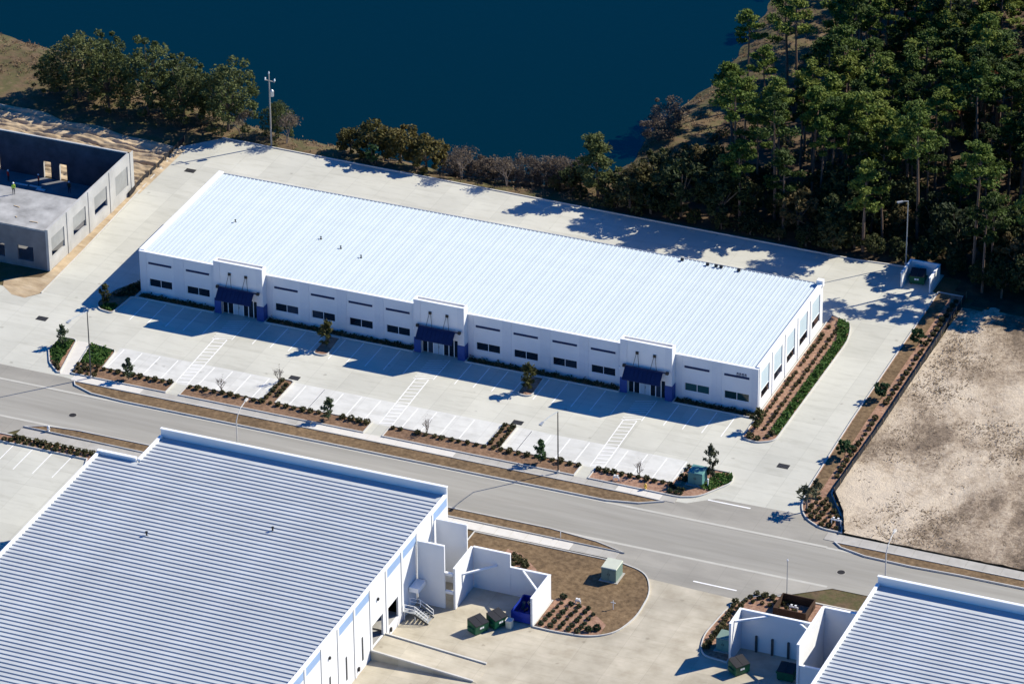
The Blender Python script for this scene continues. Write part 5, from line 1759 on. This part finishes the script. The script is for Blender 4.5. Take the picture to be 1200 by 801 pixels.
t = thing('timber_enclosure', 'low dark brown timber enclosure behind the service yard wall', 'enclosure', (108.2, -43.0, 0.08))
for (x0, y0, x1, y1) in ((106.3, -41.5, 110.2, -41.38), (106.3, -44.9, 110.2, -44.78), (106.18, -44.9, 106.3, -41.38), (110.2, -44.9, 110.32, -41.38)):
    for k in range(4):
        z = 0.1 + k * 0.3
        MB().box(x0, y0, z, x1, y1, z + 0.28).build('plank', 'brown_timber', t)
backflow(108.2, -43.2, 'white water valve inside the low brown timber enclosure', 1.0)

# ------------------------------------------------------------------ people on the building site
def person(x, y, z, rz, label, shirt, hi=False):
    t = thing('person', label, 'person', (x, y, z), 'workers on the building site', rz)
    ROOT[t.name] = Vector((0, 0, 0))
    J = {'pel': (0, 0, 0.95), 'spi': (0, 0.01, 1.15), 'che': (0, 0, 1.36), 'nek': (0, 0, 1.5), 'hd0': (0, -0.02, 1.58), 'hd1': (0, -0.03, 1.72)}
    R_ = {'pel': 0.15, 'spi': 0.135, 'che': 0.155, 'nek': 0.06, 'hd0': 0.085, 'hd1': 0.09}
    ed = [('pel', 'spi'), ('spi', 'che'), ('che', 'nek'), ('nek', 'hd0'), ('hd0', 'hd1')]
    for s, n in ((-1, 'l'), (1, 'r')):
        for k, p, r in (('sho', (0.19 * s, 0, 1.42), 0.07), ('elb', (0.25 * s, 0.02, 1.14), 0.05), ('wri', (0.24 * s, -0.12, 0.93), 0.035), ('han', (0.235 * s, -0.16, 0.85), 0.04),
                        ('hip', (0.1 * s, 0, 0.88), 0.095), ('kne', (0.115 * s, -0.02, 0.5), 0.065), ('ank', (0.12 * s, 0.02, 0.09), 0.045), ('toe', (0.13 * s, -0.15, 0.045), 0.045)):
            J[k + n] = p
            R_[k + n] = r
        ed += [('che', 'sho' + n), ('sho' + n, 'elb' + n), ('elb' + n, 'wri' + n), ('wri' + n, 'han' + n), ('pel', 'hip' + n), ('hip' + n, 'kne' + n), ('kne' + n, 'ank' + n), ('ank' + n, 'toe' + n)]
    names = list(J)
    me_ = bpy.data.meshes.new('body')
    me_.from_pydata([J[n] for n in names], [(names.index(a), names.index(b)) for a, b in ed], [])
    tmp = bpy.data.objects.new('body_tmp', me_)
    C.objects.link(tmp)
    tmp.modifiers.new('skin', 'SKIN')
    for i, n in enumerate(names):
        me_.skin_vertices[0].data[i].radius = (R_[n], R_[n])
        me_.skin_vertices[0].data[i].use_root = (n == 'pel')
    sb = tmp.modifiers.new('sub', 'SUBSURF')
    sb.levels = 1
    sb.render_levels = 1
    dg = bpy.context.evaluated_depsgraph_get()
    em = bpy.data.meshes.new_from_object(tmp.evaluated_get(dg))
    bpy.data.objects.remove(tmp)
    em.materials.clear()
    for mname in (shirt, 'cloth_dark', 'skin'):
        em.materials.append(M[mname])
    for p in em.polygons:
        zc, xc = p.center.z, abs(p.center.x)
        p.material_index = 1 if zc < 0.94 and xc < 0.21 else 2 if (zc > 1.5 or (zc < 0.98 and xc >= 0.19)) else 0
    link('body', em, t)
    MB().lathe((0, -0.02, 1.7), [(0.155, 0), (0.15, 0.02), (0.125, 0.03), (0.115, 0.09), (0.07, 0.135), (0.01, 0.15)], 12).build('helmet', 'helmet_white', t)


person(-23.6, 9.0, 6.12, R(40), 'person in a yellow-green safety vest standing on the unfinished roof deck', 'vest_yellow')
person(-32.0, 22.6, 0.05, R(150), 'person in red beside pale boards, standing apart from the doorways', 'red_cloth')
person(-27.4, 23.0, 0.05, R(-60), 'person in red standing close to the two lit doorways', 'red_cloth')
person(-22.4, 22.6, 0.05, R(10), 'person in dull green standing in the dark right of the doorways', 'shrub_green')
